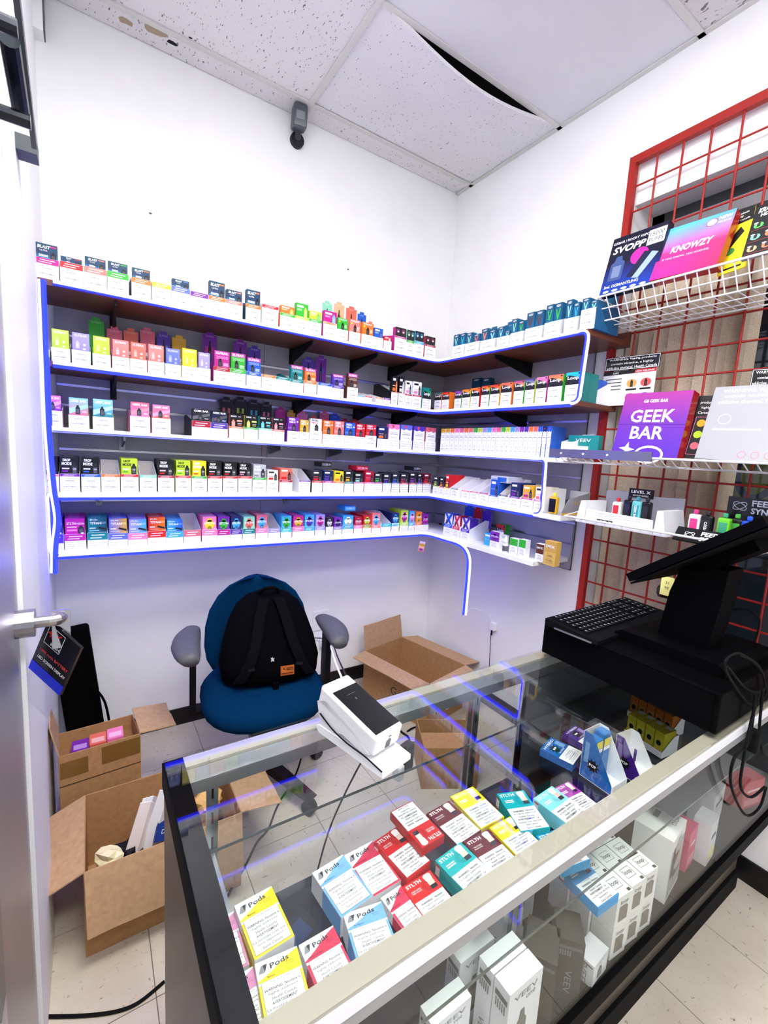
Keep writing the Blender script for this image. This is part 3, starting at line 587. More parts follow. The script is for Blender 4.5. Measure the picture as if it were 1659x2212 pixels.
T4 = R_('''93 139 15 20 violet vision violet blue 34
140 187 19 14 magenta vision magenta pink 34
189 234 18 16 teal titan teal darkteal 32
234 277 16 14 periwinkle titan periwinkle gold 32
277 319 14 14 pink titan lavender sky 30
319 359 16 14 red titan red orange 30
359 396 14 12 sky titan sky blue 26
397 434 14 14 rose - - - 0
436 469 14 13 pink stlth pink yellow 28
469 497 13 12 magenta stlth purple green 28
497 523 13 11 violet stlth navy sky 28
524 551 13 11 teal stlth mint coral 26
552 578 13 11 pink stlth rose sky 28
579 605 12 10 lavender - - - 0
606 630 12 9 turquoise stlth sky green 26
631 656 12 10 pink stlth magenta gold 24
656 679 12 9 sky stlth sky violet 26
680 702 12 8 lavender stlth lavender magenta 26
703 719 18 0 white stlth charcoal silver 20
720 738 11 6 lavender stlth purple navy 20
739 763 11 9 sky stlth sky white 20
764 782 11 7 pink stlth crimson rose 18
783 801 11 7 khaki stlth red lime 20
802 821 10 6 salmon stlth salmon sky 26
823 844 11 8 turquoise - - - 0
845 861 11 7 aqua stlth navy sky 22
863 881 12 7 lime stlth lime magenta 26
882 895 11 7 sky stlth sky pink 24
896 911 11 7 orange stlth orange gold 22
911 925 11 0 white stlth purple magenta 24''')
WORD = dict(darkteal='dark teal', khaki='olive', charcoal='dark grey')
def cw(c): return WORD.get(c, c)
BACK = {0: 0, 1: 0, 2: 0, 3: 4, 4: 4}
for k, rows in enumerate((T0, T1, T2, T3, T4)):
    d, z, e = SH[k]; zb = z+.0085; yf = -d+.012+(.03 if k >= 3 else 0)
    for n, r in enumerate(rows, 1):
        xl, xr, hw, bh = map(float, r[:4]); band, des, c1, c2, hc = r[4], r[5], r[6], r[7], float(r[8])
        X0, X1 = xon(xl, yf, zb), xon(xr, yf, zb); wd = X1-X0-.0015; xc = (X0+X1)/2; v0 = proj((xc, yf, zb))[1]
        hf = zon(v0-hw-bh, xc, yf)-zb; hbm = bh/(hw+bh)*hf; ht = zon(v0-hw-bh-hc, xc, yf+.004)-zb
        dep = min(.19 if k < 3 else .17, d-.06); loc = (xc, yf, zb); grp = 'trays and cartons on the %s back shelf' % NM[k]
        pos = '%s from left, %s back-wall shelf' % (ordn(n), NM[k])
        hb = max(hf*1.25, min(ht*.98, hf+.035)) if hc == 0 else max(hf*1.05, ht*.8)
        if k in (3, 4) and hc == 0: hb = hf+.05
        if k == 1 and hf < .03: hb = hf+.03
        make_tray('display_tray', loc, 0, wd, dep, hf, band, hbm, hb, '%s %sdisplay tray, %s' % ('open white' if hc else 'empty white', '' if bh == 0 else cw(band)+'-banded ', pos), grp, (247, 247, 248) if band != 'lime' or bh else (205, 235, 80), side=(tint(c1, .05) if c1 != '-' else None), kind='b' if hw < 24 else 'a')
        if des != '-':
            cdep = .024 if k < 3 else .03; nb = BACK[k]
            if k in (3, 4) and n % 3 == 0: nb -= 1
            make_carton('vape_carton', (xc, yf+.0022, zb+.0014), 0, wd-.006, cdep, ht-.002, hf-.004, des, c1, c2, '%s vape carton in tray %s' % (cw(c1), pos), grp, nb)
        if len(r) > 9:
            hh, hcx = r[9].split(':'); yh = yf+dep-.006; zt = zon(v0-hw-bh-hc-float(hh), xc, yh)-zb
            header((xc-(.012 if k == 1 else 0), yh, zb), 0, wd*.92, hf*.8, zt, hcx, c1 if c1 in PAL else 'white', '%s header card behind tray %s' % (cw(hcx), pos), grp, 'ELFBAR' if k == 1 else 'BREEZE' if hcx == 'black' else 'FEED', ph=(k == 0 or hcx in ('purple', 'violet', 'black')))
# ---- right-wall runs
def rloc(k, u, z): d = SH[k][0]; return yon(u, -d+.012, z)
def rrow(k, rows, name, catl, fn):
    d, z, e = SH[k]; zb = z+.0085; xf = -d+.012
    for n, r in enumerate(rows, 1):
        a, b_ = float(r[0]), float(r[1]); Y0, Y1 = yon(a, xf, zb), yon(b_, xf, zb); wd = Y0-Y1-.0015; yc = (Y0+Y1)/2; v0 = proj((xf, yc, zb))[1]
        fn(n, r, (xf, yc, zb), wd, lambda px, dx=0: zon(v0-px, xf+dx, yc)-zb, '%s from left, %s right-wall shelf' % (ordn(n), NM[k]), 'cartons on the %s right-wall shelf' % NM[k])
def f_veev(n, r, loc, wd, hz, pos, grp):
    hf = hz(float(r[2])); ht = hz(float(r[2])+float(r[3]), .01)
    make_tray('display_tray', loc, RZ90, wd, .16, hf, 'ocean', 0, max(ht*.8, hf*1.2), 'open blue display tray, %s' % pos, grp, (20, 90, 140) if n == 9 else (247, 247, 248), side=(20, 92, 142))
    off = float(r[5]); q = wd*.47
    for s in (0, 1):
        x = -wd/4+s*wd/2; h = ht*(1-.12*off*s)
        cc = [('mint', 'turquoise'), ('mint', 'coral'), ('salmon', 'aqua'), ('aqua', 'mint'), ('mint', 'green'), ('brown', 'brown'), ('green', 'green'), ('aqua', 'sky'), ('mint', 'mint')][n-1][s]
        make_carton('vape_carton', (loc[0]+.0025+.004*s, loc[1]-x, loc[2]+.0014), RZ90, q, .03, h-.002, hf*.9, 'veev', 'ocean', cc, '%s carton with %s V in tray %s' % ('left' if s == 0 else 'right', cw(cc), pos), grp, 1 if n % 2 else 0)
    hd = hz(float(r[2])+float(r[3])+float(r[4]), .15); 
    if float(r[4]) > 0: header((loc[0]+.15, loc[1], loc[2]), RZ90, wd*.8, hf, hd, 'ocean', 'mint', 'blue header card behind tray %s' % pos, grp, 'VEEV')
rrow(0, R_('''976 1001 25 24 0 0
1003 1032 25 22 12 1
1036 1067 24 25 14 1
1072 1098 24 22 14 2
1100 1127 27 30 0 1
1132 1168 30 34 0 0
1173 1207 34 38 0 0
1216 1245 34 40 0 1
1250 1284 46 24 22 1'''), 'display_tray', 'x', f_veev)
# one bigger printed side on the last tray
LOOPC = ['teal/orange', 'red/orange', 'purple/pink', 'orange/lime', 'orange/red', 'red/yellow', 'red/gold', 'coral/orange', 'magenta/yellow', 'violet/lime', 'pink/magenta', 'coral/gold', 'turquoise/teal']
def f_loop(n, r, loc, wd, hz, pos, grp):
    c1, c2 = LOOPC[n-1].split('/'); h = hz(float(r[2])); zv = h*.62
    make_carton('loop_carton', loc, RZ90, wd, .06, h, zv, 'loop', c1, c2, '%s and %s vape carton, %s' % (cw(c1), cw(c2), pos), grp, 1, low=True, sidecol=c2 if n % 3 else 'green')
rrow(1, R_('''937 952 38
953 969 38
980 995 39
996 1014 41
1015 1034 43
1037 1055 46
1056 1077 47
1079 1103 50
1107 1129 52
1131 1152 54
1154 1178 57
1180 1212 60
1217 1250 63'''), 'carton', 'x', f_loop)
AC = ['gold', 'gold', 'orange', 'pink', 'rose', 'orange', 'coral', 'green', 'lime', 'lavender', 'sky', 'pink', 'rose', 'green', 'lime', 'sky', 'lavender', 'purple', 'violet', 'orange', 'coral', 'blue', 'navy', 'blue']
def f_allo(n, r, loc, wd, hz, pos, grp):
    c = AC[n-1]; h = hz(float(r[2]))
    make_carton('slim_carton', loc, RZ90, wd, .05, h, h*.42, 'allo', c, 'magenta', 'slim white carton with %s top, %s' % (cw(c), pos), grp, 1, low=True, sidecol=(240, 240, 244) if n < 22 else tint('blue', .1))
rrow(2, [[str(950+q*9.85), str(950+(q+1)*9.85-.6), str(50+q*.75)] for q in range(24)], 'carton', 'x', f_allo)
def f_4(n, r, loc, wd, hz, pos, grp):
    hf = hz(float(r[2])); ht = hz(float(r[2])+float(r[5]), .01)
    make_tray('display_tray', loc, RZ90, wd, .16, hf, r[3], hf*.14, ht*.95 if r[4] != '-' else ht, '%s white %s-banded tray, %s' % ('open' if r[4] != '-' else 'empty die-cut', cw(r[3]), pos), grp, side=(240, 238, 235))
    if r[4] != '-': make_carton('vape_carton', (loc[0]+.0025, loc[1], loc[2]+.0014), RZ90, wd-.006, .034, ht-.002, hf*.92, 'slim', r[4], r[3], '%s vape carton in tray %s' % (cw(r[4]), pos), grp, 2)
rrow(3, R_('''934 946 18 lime charcoal 20
947 958 18 orange charcoal 20
959 970 18 yellow red 28
973 988 20 grey - 24
996 1012 19 salmon - 24
1014 1032 20 rose - 27
1034 1053 21 magenta - 29
1055 1074 19 blue blue 34
1076 1095 24 navy - 34
1098 1121 24 purple navy 30
1124 1148 26 magenta gold 27
1151 1170 26 rose cream 28'''), 'tray', 'x', f_4)
# ================================================================ LOOSE GOODS ON THE SHELVES
def wbox(name, loc, rot, w, dep, h, col, label, cat='box', group=None, txt=None, tcol=K, c2=None, zv=.5, des=None, mat='paper'):
    o = thing(name, label, cat, loc, rot, group); MB().box(-w/2, w/2, 0, dep, 0, h, col).obj('box', mat, o); m = MB()
    if des: DES[des](m, w, h*zv, h, h*(1-zv), c2 or col, c2 or col, -.0005)
    elif c2: m.fr(-w/2+.001, h*zv, w/2-.001, h-.001, c2, -.0004)
    if txt: m.text(txt, 0, h*.72, h*.12, tcol, -.0012, bold=.02, maxw=w*.8)
    if not m.f: m.fr(-w*.42, h*.12, w*.42, h*.14, 'silver', -.0009)
    m.obj('printed_front', 'paper', o); 
    if h*zv > .03: warn(o, -w*.45, w*.45, h*.05, h*zv*.96, -.0013)
    return o
def rs(k, u0, u1, back=0.): z = SH[k][1]+.0085; xf = -SH[k][0]+.012+back; a, b_ = yon(u0, xf, z), yon(u1, xf, z); return (xf, (a+b_)/2, z), a-b_
G5 = 'loose goods on the lowest right-wall shelf'
for u0, u1, c, hp in ((957, 975, 'blue', 24), (976, 991, 'red', 24), (994, 1012, 'violet', 24)):
    loc, wd = rs(4, u0, u1, .03); v0 = proj(loc)[1]; hf = zon(v0-hp, loc[0], loc[1])-loc[2]; ht = zon(v0-hp-22, loc[0], loc[1])-loc[2]
    make_tray('display_tray', loc, RZ90, wd, .15, hf, c, hf*.3, ht*.9, 'open white tray with %s cross cartons on the lowest right-wall shelf' % c, G5, side=(238, 238, 244))
    make_carton('vape_carton', (loc[0]+.0025, loc[1], loc[2]+.0014), RZ90, wd-.006, .03, ht, hf*.9, 'x', c, c, 'white carton with %s cross in tray on the lowest right-wall shelf' % c, G5, 1)
    header((loc[0]+.143, loc[1]-.015, loc[2]), RZ90, wd*1.05, hf, ht+.05, c, 'white', '%s header card with white cross on the lowest right-wall shelf' % c, G5, 'X')
def r5(u0, u1, bk, dep, hp, *a, **k):
    loc, wd = rs(4, u0, u1, bk); v0 = proj(loc)[1]; h = zon(v0-hp, loc[0], loc[1])-loc[2]; return wbox('small_carton', loc, RZ90, wd, dep, h, *a, group=G5, **k)
r5(1045, 1064, .05, .04, 26, 'sky', 'light blue small carton beside the cross trays on the lowest right shelf', c2='sky', des='slim', zv=.1)
r5(1070, 1088, .17, .04, 40, 'green', 'green and red carton at the back of the lowest right shelf', c2='red', des='loop', zv=.4)
r5(1057, 1076, .02, .03, 37, 'white', 'white carton with purple swirl near the bottle on the lowest right shelf', c2='purple', des='stlth', zv=.45)
r5(1078, 1088, .04, .03, 32, 'white', 'plain white carton behind the bottle on the lowest right shelf', c2='silver', zv=.8)
r5(1099, 1116, .02, .03, 34, 'white', 'white and green carton right of the bottle on the lowest right shelf', c2='green', zv=.55)
r5(1118, 1133, .01, .032, 38, 'white', 'second white and green carton right of the bottle, nearer the shelf end', c2='green', zv=.55)
r5(1155, 1172, .02, .03, 38, 'white', 'white carton with brown and green picture beside the gold carton', c2='brown', zv=.45, txt='SMOK', tcol=WHITE)
r5(1173, 1197, .005, .035, 52, (222, 180, 95), 'gold carton at the end of the lowest right-wall shelf', c2=(205, 160, 80), zv=.55, txt='SMOK', tcol=WHITE)
loc, wd = rs(4, 1084, 1097, .015)
o = thing('dropper_bottle', 'small white bottle with a cone cap on the lowest right shelf', 'bottle', loc, 0, G5)
MB().tube([(0, 0, 0), (0, 0, .003), (0, 0, .042), (0, 0, .046)], [.013, .014, .014, .011], (240, 240, 242), 14).obj('bottle', 'plastic', o, smooth=True)
MB().tube([(0, 0, .046), (0, 0, .056), (0, 0, .075), (0, 0, .082)], [.0115, .011, .005, .003], (252, 252, 252), 14).obj('cap', 'plastic', o, smooth=True)
MB().tube([(0, 0, .008), (0, 0, .034)], [.0143, .0143], (90, 92, 96), 14, caps=False).obj('label', 'paper', o)
o = thing('usb_stick', 'tiny black stick lying on the lowest shelf near the corner', 'gadget', tuple(atz(953, 1133, SH[4][1]+.0085)), .4); MB().rbox(-.02, .02, -.006, .006, 0, .01, K, .002).obj('body', 'plastic', o); MB().rbox(.02, .028, -.005, .005, .002, .008, 'silver', .001).obj('tip', 'metal', o)
# silver box lying on the trays of the fourth right shelf
q = aty(1083, 1032, -.74); loc4, wd4 = rs(3, 1056, 1092, .01)
o = wbox('silver_carton', (loc4[0], loc4[1], SH[3][1]+.118), RZ90, wd4, .1, .03, (205, 206, 214), 'silver carton lying on top of the blue carton, fourth right shelf', group='cartons on the fourth right-wall shelf')
MB().fr(-wd4*.1, .004, wd4*.42, .026, 'blue', -.0013).text('SOPOP', -wd4*.3, .01, .009, 'blue', -.0016, maxw=wd4*.3).obj('print', 'paper', o)
# cartons lying on top of others (fourth and lowest back shelves)
for u, v, y, k, c, w_, lb in ((572+205, 1011, -.2, 3, 'crimson', .075, 'red carton lying on top of the row, middle of the fourth shelf'), (751, 1097, -.2, 4, 'sky', .065, 'light blue carton lying across the row on the lowest shelf'), (895, 1012, -.18, 3, 'charcoal', .06, 'black carton lying on the row near the corner, fourth shelf'), (700, 1003, -.16, 3, 'charcoal', .06, 'black carton lying on the row beside the yellow carton, fourth shelf')):
    q = aty(u, v, y); o = thing('vape_carton', lb, 'carton', (q.x, q.y-.03, q.z-.012), 0); MB().box(-w_/2, w_/2, 0, .09, 0, .024, c).obj('box', 'paper', o); MB().fr(-w_*.4, .006, w_*.1, .019, tint(c, .4), -.0004).text('STLTH', w_*.2, .008, .009, WHITE, -.0006, maxw=w_*.4).obj('print', 'paper', o)
# dark small boxes behind the loop cartons
for i, u in enumerate((1024, 1045)):
    loc, wd = rs(1, u-10, u+9, .17); h = zon(817, loc[0], loc[1])-loc[2]
    wbox('small_carton', loc, RZ90, wd*.95, .03, h, 'darkteal', 'dark teal carton behind the loop cartons, %s of two' % ('left' if i == 0 else 'right'), group='dark boxes at the back of the second right shelf', c2='darkteal', des='veev', zv=.6)
# blue tray past the tube end on the second shelf, teal trays on the wire shelf
loc, wd = rs(1, 1268, 1292, .10); loc = (loc[0], -1.15, loc[2])
make_tray('display_tray', (-.17, -1.145, loc[2]), RZ90, .085, .12, .05, 'blue', 0, .09, 'blue display tray at the end of the second right-wall shelf', None, (245, 245, 250), side=(40, 70, 200))
make_carton('vape_carton', (-.167, -1.145, loc[2]+.0015), RZ90, .078, .04, .1, .05, 'veev', 'blue', 'salmon', 'blue carton in tray at the end of the second right-wall shelf', None, 1)
# printed side panels of the last trays on the third shelf
o = thing('display_tray', 'white and red display tray at the end of the third right-wall shelf', 'display tray', (-.235, -1.128, SH[2][1]+.0085), RZ90)
MB().box(-.028, .028, 0, .15, 0, .0015, WHITE).box(-.028, .028, 0, .0015, .0015, .07, WHITE).box(-.028, .028, .1485, .15, .0015, .11, WHITE).prism([(.0015, .0015), (.1485, .0015), (.1485, .11), (.0015, .07)], .0265, .028, WHITE, 'x').prism([(.0015, .0015), (.1485, .0015), (.1485, .11), (.0015, .07)], -.028, -.0265, WHITE, 'x').obj('tray', 'paper', o)
mb = MB(Matrix.Translation((.0284, 0, 0)) @ Matrix.Rotation(math.pi/2, 4, 'Z')); mb.fr(.002, .002, .148, .03, 'crimson', 0).text('ALLO', .07, .05, .012, 'grey', -.0002).obj('printed_side', 'paper', o)
# gold device tray at the end of the fourth shelf
o = thing('display_tray', 'grey display tray with gold device at the end of fourth right shelf', 'display tray', (-.275, -1.118, SH[3][1]+.0085), RZ90)
MB().box(-.05, .05, 0, .19, 0, .0015, 'silver').box(-.05, .05, .1885, .19, .0015, .1, 'silver').prism([(.0, .0015), (.1885, .0015), (.1885, .1), (.04, .07), (0, .02)], .0485, .05, (150, 150, 155), 'x').obj('tray', 'paper', o)
MB(Matrix.Translation((.0504, 0, 0)) @ Matrix.Rotation(math.pi/2, 4, 'Z')).text('RAZ', .1, .045, .018, (200, 165, 70), 0).fr(.0, .002, .18, .012, 'gold', 0).obj('printed_side', 'paper', o)
o = thing('vape_device', 'black and yellow vape standing in the grey tray at shelf end', 'vape', (-.272, -1.115, SH[3][1]+.01), RZ90)
MB().rbox(-.02, .02, 0, .022, 0, .075, 'gold', .006).obj('body', 'gloss', o); MB().rbox(-.016, .016, -.002, .002, .008, .066, K, .0008).obj('screen', 'gloss', o); MB().rbox(-.006, .006, .006, .016, .075, .092, 'yellow', .003).obj('mouthpiece', 'gloss', o)
# hanging price card under the corner
o = thing('hanging_tag', 'orange and pink picture tag hanging under the lowest shelf corner', 'tag', tuple(aty(911, 1180, -.26)), math.radians(-20))
MB(Matrix.Rotation(.18, 4, 'Y')).box(-.018, .018, 0, .001, -.032, .03, (250, 190, 150)).fr(-.016, -.03, .016, -.012, 'rose', -.0003).fr(-.016, .0, .016, .014, 'gold', -.0003).fr(-.016, .018, .016, .028, WHITE, -.0003).disc(0, -.02, .008, .006, 'violet', -.0006).obj('card', 'paper', o)
# ---- security camera on the back wall
o = thing('security_camera', 'dark grey bullet camera on the back wall under the ceiling', 'camera', tuple(aty(640, 300, 0)))
MB().cyl((0, 0, -.012), (0, -.02, -.012), .034, (40, 42, 48), 20).obj('base', 'plastic', o); MB().cyl((0, -.018, -.01), (-.01, -.05, .018), .014, (60, 62, 68), 12).obj('arm', 'plastic', o)
Mx = Matrix.Translation((-.014, -.07, .055)) @ Matrix.Rotation(math.radians(-12), 4, 'Z') @ Matrix.Rotation(math.radians(14), 4, 'X')
hb_ = MB(Mx).rbox(-.034, .034, -.035, .045, -.05, .045, (92, 96, 104), .012, 3).obj('housing', 'plastic', o); MB(Mx).rbox(-.028, .028, -.0365, -.033, -.044, .036, (70, 74, 82), .001, 1).rbox(-.02, .02, -.0385, -.036, -.02, .014, (120, 126, 134), .001, 1).obj('front_face', 'gloss', hb_)
MB().tube(smooth_path([(.02, -.01, .05), (.032, -.012, .09), (.028, -.01, .16), (.034, -.008, .19)], 4), .003, K, 6).obj('cable', 'plastic', o)
# ================================================================ GLASS SHOWCASE
SZ = .642; DK = .43      # glass shelf top, deck top
sc = thing('glass_showcase', 'long glass topped showcase counter with aluminium rails and black frame', 'showcase', (CXL, CYB, 0))
def sp(mb, n, mt, **k): o = mb.obj(n, mt, sc, **k); o.location = (-CXL, -CYB, 0); return o
BEI = (176, 168, 152)
sp(MB().box(CXL, CXL+.016, CYF, CYB, .0, CZ-.05, (112, 104, 96)), 'end_panel', 'brushed')
sp(MB().box(CXL-.003, CXL+.034, CYF-.003, CYB+.003, CZ-.05, CZ-.001, (9, 10, 12)), 'end_rail', 'deadblack')
sp(MB().box(CXL+.034, CXR, CYB-.03, CYB+.002, CZ-.007, CZ-.0015, BEI), 'rear_glass_border', 'paper')
sp(MB().box(CXL+.034, CXR, CYB-.032, CYB+.0, CZ-.035, CZ-.008, (235, 238, 240)).box(CXL+.034, CXR, CYB-.034, CYB-.002, CZ-.062, CZ-.035, (150, 152, 156)), 'rear_rail', 'brushed')
sp(MB().box(CXL+.034, CXR, CYF-.001, CYF+.028, CZ-.007, CZ-.0015, BEI), 'front_glass_border', 'paper')
sp(MB().box(CXL+.034, CXR, CYF-.004, CYF+.024, CZ-.028, CZ-.008, (240, 240, 246)).box(CXL+.034, CXR, CYF-.002, CYF+.022, CZ-.05, CZ-.028, (160, 158, 158)), 'front_rail', 'paint')
sp(MB().box(CXR-.014, CXR, CYF, CYB, DK, CZ-.002, (150, 152, 156)), 'right_end_frame', 'brushed')
sp(MB().box(CXL, CXR, CYF-.003, CYB+.003, CZ, CZ+.005, WHITE), 'glass_top', 'glass')
sp(MB().box(CXL+.03, CXR-.016, CYF+.002, CYF+.006, DK+.002, CZ-.052, WHITE), 'front_glass', 'front_glass')
sp(MB().box(CXL+.02, CXR-.016, CYF+.035, CYB-.035, SZ-.006, SZ, WHITE), 'glass_shelf', 'glass')
for y in (CYF+.035, CYB-.035): sp(MB().box(CXL+.02, CXR-.016, y-.0006, y+.0006, SZ-.0062, SZ+.0002, (70, 82, 80)), 'shelf_edge', 'gloss')
sp(MB().box(CXL+.016, CXR, CYF+.006, CYB-.002, DK-.02, DK, (26, 25, 24)), 'deck', 'laminate')
sp(MB().box(CXL+.001, CXR, CYF-.004, CYF+.012, DK-.034, DK+.004, (8, 8, 10)), 'lower_front_frame', 'deadblack')
sp(MB().box(CXL+.016, CXR, -1.875, -1.865, 0, DK-.021, (84, 76, 68)), 'kick_panel', 'laminate'); sp(MB().box(CXL+.016, CXR, -1.885, -1.8755, 0, .07, K), 'kick_base', 'rubber')
sp(MB().box(CXL+.016, CXR, CYB-.012, CYB-.002, DK-.08, DK-.021, (40, 40, 42)), 'rear_lower_rail', 'plastic')
for x in (-1.757, -1.035, -.83):   # slotted shelf standards and door edges at the back
    c = (196, 198, 200) if x > -1.8 else K
    sp(MB().box(x-.011, x+.011, CYB-.032, CYB-.026, DK, CZ-.063, (178, 180, 182) if x < -1 else (40, 40, 44)), 'shelf_standard', 'metal')
    for q in range(6): sp(MB().box(x-.002, x+.002, CYB-.0328, CYB-.0321, .48+q*.055, .505+q*.055, (30, 30, 32)), 'slot', 'matte')
    sp(MB().box(x-.003, x+.004, CYB-.3, CYB-.033, SZ-.022, SZ-.0065, (205, 205, 208)), 'shelf_bracket', 'metal')
dr = sp(MB().box(-1.03, -.08, CYB-.012, CYB-.008, DK+.01, CZ-.065, WHITE), 'sliding_glass_door', 'glass')
sp(MB().box(-1.05, -1.03, CYB-.014, CYB-.006, DK+.01, CZ-.065, (205, 207, 210)), 'door_edge', 'metal')
sp(MB().box(-.83, -.08, CYB-.0265, CYB-.016, DK+.01, CZ-.065, (96, 98, 102)), 'sliding_panel_door', 'gloss')
sp(MB().box(-.80, -.08, CYF+.036, CYB-.036, SZ-.009, SZ-.0065, (74, 76, 80)), 'shelf_backing', 'gloss')
# ---- packs lying on the glass shelf
def lie(px, z, th, name, label, group, ztop=None, tilt=0.):
    """frame of a pack lying face up whose top-left, top-right and bottom-right corners are seen at px"""
    a, b_, c = (atz(*q, z) for q in px); r = (b_-a); w = r.length; r.normalize(); u = b_-c; u = (u-r*u.dot(r)); l = u.length; u.normalize(); n = r.cross(u)
    if n.z < 0: n = -n
    base = a-u*l
    Mx = Matrix(((r.x, -n.x, u.x), (r.y, -n.y, u.y), (r.z, -n.z, u.z)))
    if tilt: Mx = Mx @ Matrix.Rotation(tilt, 3, 'X')
    o = thing(name, label, 'pack', base+r*w/2, Mx.to_euler(), group); return o, w, l
GP = 'flat packs on the glass shelf'
def block(m, w, z0, z1, Y, rows, k=.82):
    n = len(rows); dz = (z1-z0)/(n+.3)
    for i, (t, b_) in enumerate(rows): m.text(t, 0, z1-dz*(i+1), dz*.62, (45, 45, 48), Y, bold=.012 if b_ else 0, w=min(w*k, w*k*len(t)/20))
def zpod(px, z, col, flav, label, th=.024, cut=False):
    o, w, l = lie(px, z, th, 'pod_pack', label, GP); c = {'pink': (224, 150, 190), 'yellow': (250, 222, 50), 'red': (222, 60, 90), 'blue': (125, 185, 240)}[col]
    MB().box(-w/2, w/2, 0, th, 0, l, (244, 244, 246)).obj('box', 'paper', o)
    m = MB(); m.fr(-w/2, 0, w/2, l*.62, c, -.0003); m.fr(-w/2+.0035, .0035, w/2-.0035, l*.66, (90, 90, 95), -.0005); m.fr(-w/2+.004, .004, w/2-.004, l*.655, WHITE, -.0007)
    m.fpoly([(-w/2, l*.66), (w/2, l*.66), (w/2, l-.002), (w*.28, l*.93), (w*.1, l*.87), (-w*.1, l*.80), (-w*.3, l*.74), (-w/2, l*.69)], c, -.0004)
    m.fpoly([(-w*.46, l*.80), (-w*.32, l*.80), (-w*.24, l*.92), (-w*.38, l*.92)], (150, 152, 155), -.0006); m.fpoly([(-w*.34, l*.92), (-w*.24, l*.92), (-w*.31, l*.80)], (60, 62, 66), -.0008)
    m.obj('printed_front', 'paper', o)
    t = MB(Matrix.Translation((w*.04, 0, l*.835)) @ Matrix.Rotation(-.12, 4, 'Y')); t.text('Pods', 0, 0, l*.085, (50, 60, 62), -.0009, bold=.01, w=w*.44); t.obj('brand_lettering', 'paper', o)
    t = MB(); t.text(flav, -w*.2, l*.69, l*.032, (60, 50, 40), -.0008, maxw=w*.4); t.text('Special Mix Blend', w*.26, l*.81, l*.018, (90, 60, 60), -.0008, maxw=w*.36); t.text('3 Pod Cartridges', w*.26, l*.77, l*.018, (90, 60, 60), -.0008, maxw=w*.36); t.text('3×2mL  Nicotine 20mg/mL', 0, l*.60, l*.032, (70, 70, 75), -.0009, maxw=w*.8); t.fr(-w/2+.004, l*.575, w/2-.004, l*.578, (120, 120, 125), -.0009)
    block(t, w, l*.05, l*.56, -.0009, (('WARNING: Nicotine is', 1), ('highly addictive', 0), ('Health Canada', 0), ('AVERTISSEMENT:', 1), ('La nicotine crée une', 0), ('forte dépendance', 0), ('Santé Canada', 0))); t.obj('warning_text', 'paper', o)
    s = MB(Matrix.Translation((-w/2-.0005, 0, 0)) @ Matrix.Rotation(-math.pi/2, 4, 'Z')); s.fr(-th+.001, .001, -.001, l*.6, c, 0).obj('printed_side', 'paper', o)
def stlth(px, z, col, c, label, th=.02, flag=True):
    o, w, l = lie(px, z, th, 'pod_pack', label, GP); 
    MB().box(-w/2, w/2, 0, th, 0, l, c).obj('box', 'paper', o)
    m = MB(); m.fr(-w/2, l*.57, w/2, l, c, -.0003); m.fr(-w/2+.001, .002, w/2-.001, l*.565, (248, 248, 248), -.0004)
    x = w*.3; dk = shade(c, .62)
    for q in range(3): m.ring(x-w*.12, l*.76, w*(.2-.045*q), l*(.13-.03*q), .0008, dk, -.0005, 14)
    m.fpoly([(x-w*.12, l*.83), (x+w*.1, l*.83), (x+w*.12, l*.95), (x+w*.06, l*.98), (x-w*.08, l*.98), (x-w*.14, l*.95)], (250, 250, 250), -.0007); m.fr(x-w*.11, l*.72, x+w*.1, l*.828, (232, 205, 190), -.0007); m.fr(x-w*.105, l*.63, x+w*.1, l*.718, (45, 45, 52), -.0008)
    m.obj('printed_front', 'paper', o)
    t = MB(); t.text('STLTH', -w*.2, l*.875, l*.08, (250, 250, 250), -.0009, bold=.025, w=w*.5); fl1, fl2 = {'red': ('CRISP APPLE', 'POMME CROQUANTE'), 'maroon': ('TOBACCO BLEND', 'MÉLANGE DE TABAC')}.get(col, ('', '')); [t.text(q, -w*.24, l*(.76-.045*i), l*.032, (250, 245, 245), -.0009, bold=.01, w=w*.32) if q else t.fr(-w*.4, l*(.76-.045*i), -w*.1, l*(.785-.045*i), (250, 245, 245), -.0008) for i, q in enumerate((fl1, fl2))]; t.text('3 × 2 mL  20 mg/mL', -w*.05, l*.525, l*.028, (80, 80, 84), -.0009, maxw=w*.7)
    block(t, w, l*.02, l*.52, -.0009, (('WARNING : Nicotine', 1), ('is highly addictive', 0), ('Health Canada', 0), ('AVERTISSEMENT : La', 1), ('nicotine crée une forte', 0), ('dépendance', 0), ('Santé Canada', 0)), .8); t.obj('lettering', 'paper', o)
    s = MB(Matrix.Translation((-w/2-.0005, 0, 0)) @ Matrix.Rotation(-math.pi/2, 4, 'Z')); s.fr(-th+.003, l*.86, -.003, l*.97, (250, 250, 250), 0).fr(-th+.003, l*.86, -th+.0065, l*.97, 'red', -.0003).fr(-.0065, l*.86, -.003, l*.97, 'red', -.0003).obj('flag_print', 'paper', o)
Z1, Z2 = SZ+.024, SZ+.04
zpod(((450, 1995), (505, 1968), (540, 2082)), Z1, 'pink', 'Melon Ice', 'pink pod pack by the left end panel, rear row')
zpod(((481, 2127), (546, 2087), (582, 2212)), Z1, 'pink', 'Melon Ice', 'pink pod pack by the left end panel, front row')
zpod(((506, 1957), (586, 1914), (629, 2026)), Z2, 'yellow', 'Banana', 'yellow pod pack in the rear row beside the pink pack', .038)
zpod(((550, 2083), (641, 2043), (683, 2172)), Z2-.004, 'yellow', 'Banana', 'yellow pod pack in the front row between pink and red packs', .034)
zpod(((645, 2042), (719, 1999), (773, 2118)), Z1+.006, 'red', 'Nectar de Fruit', 'red pod pack in the front row beside the yellow pack', .03)
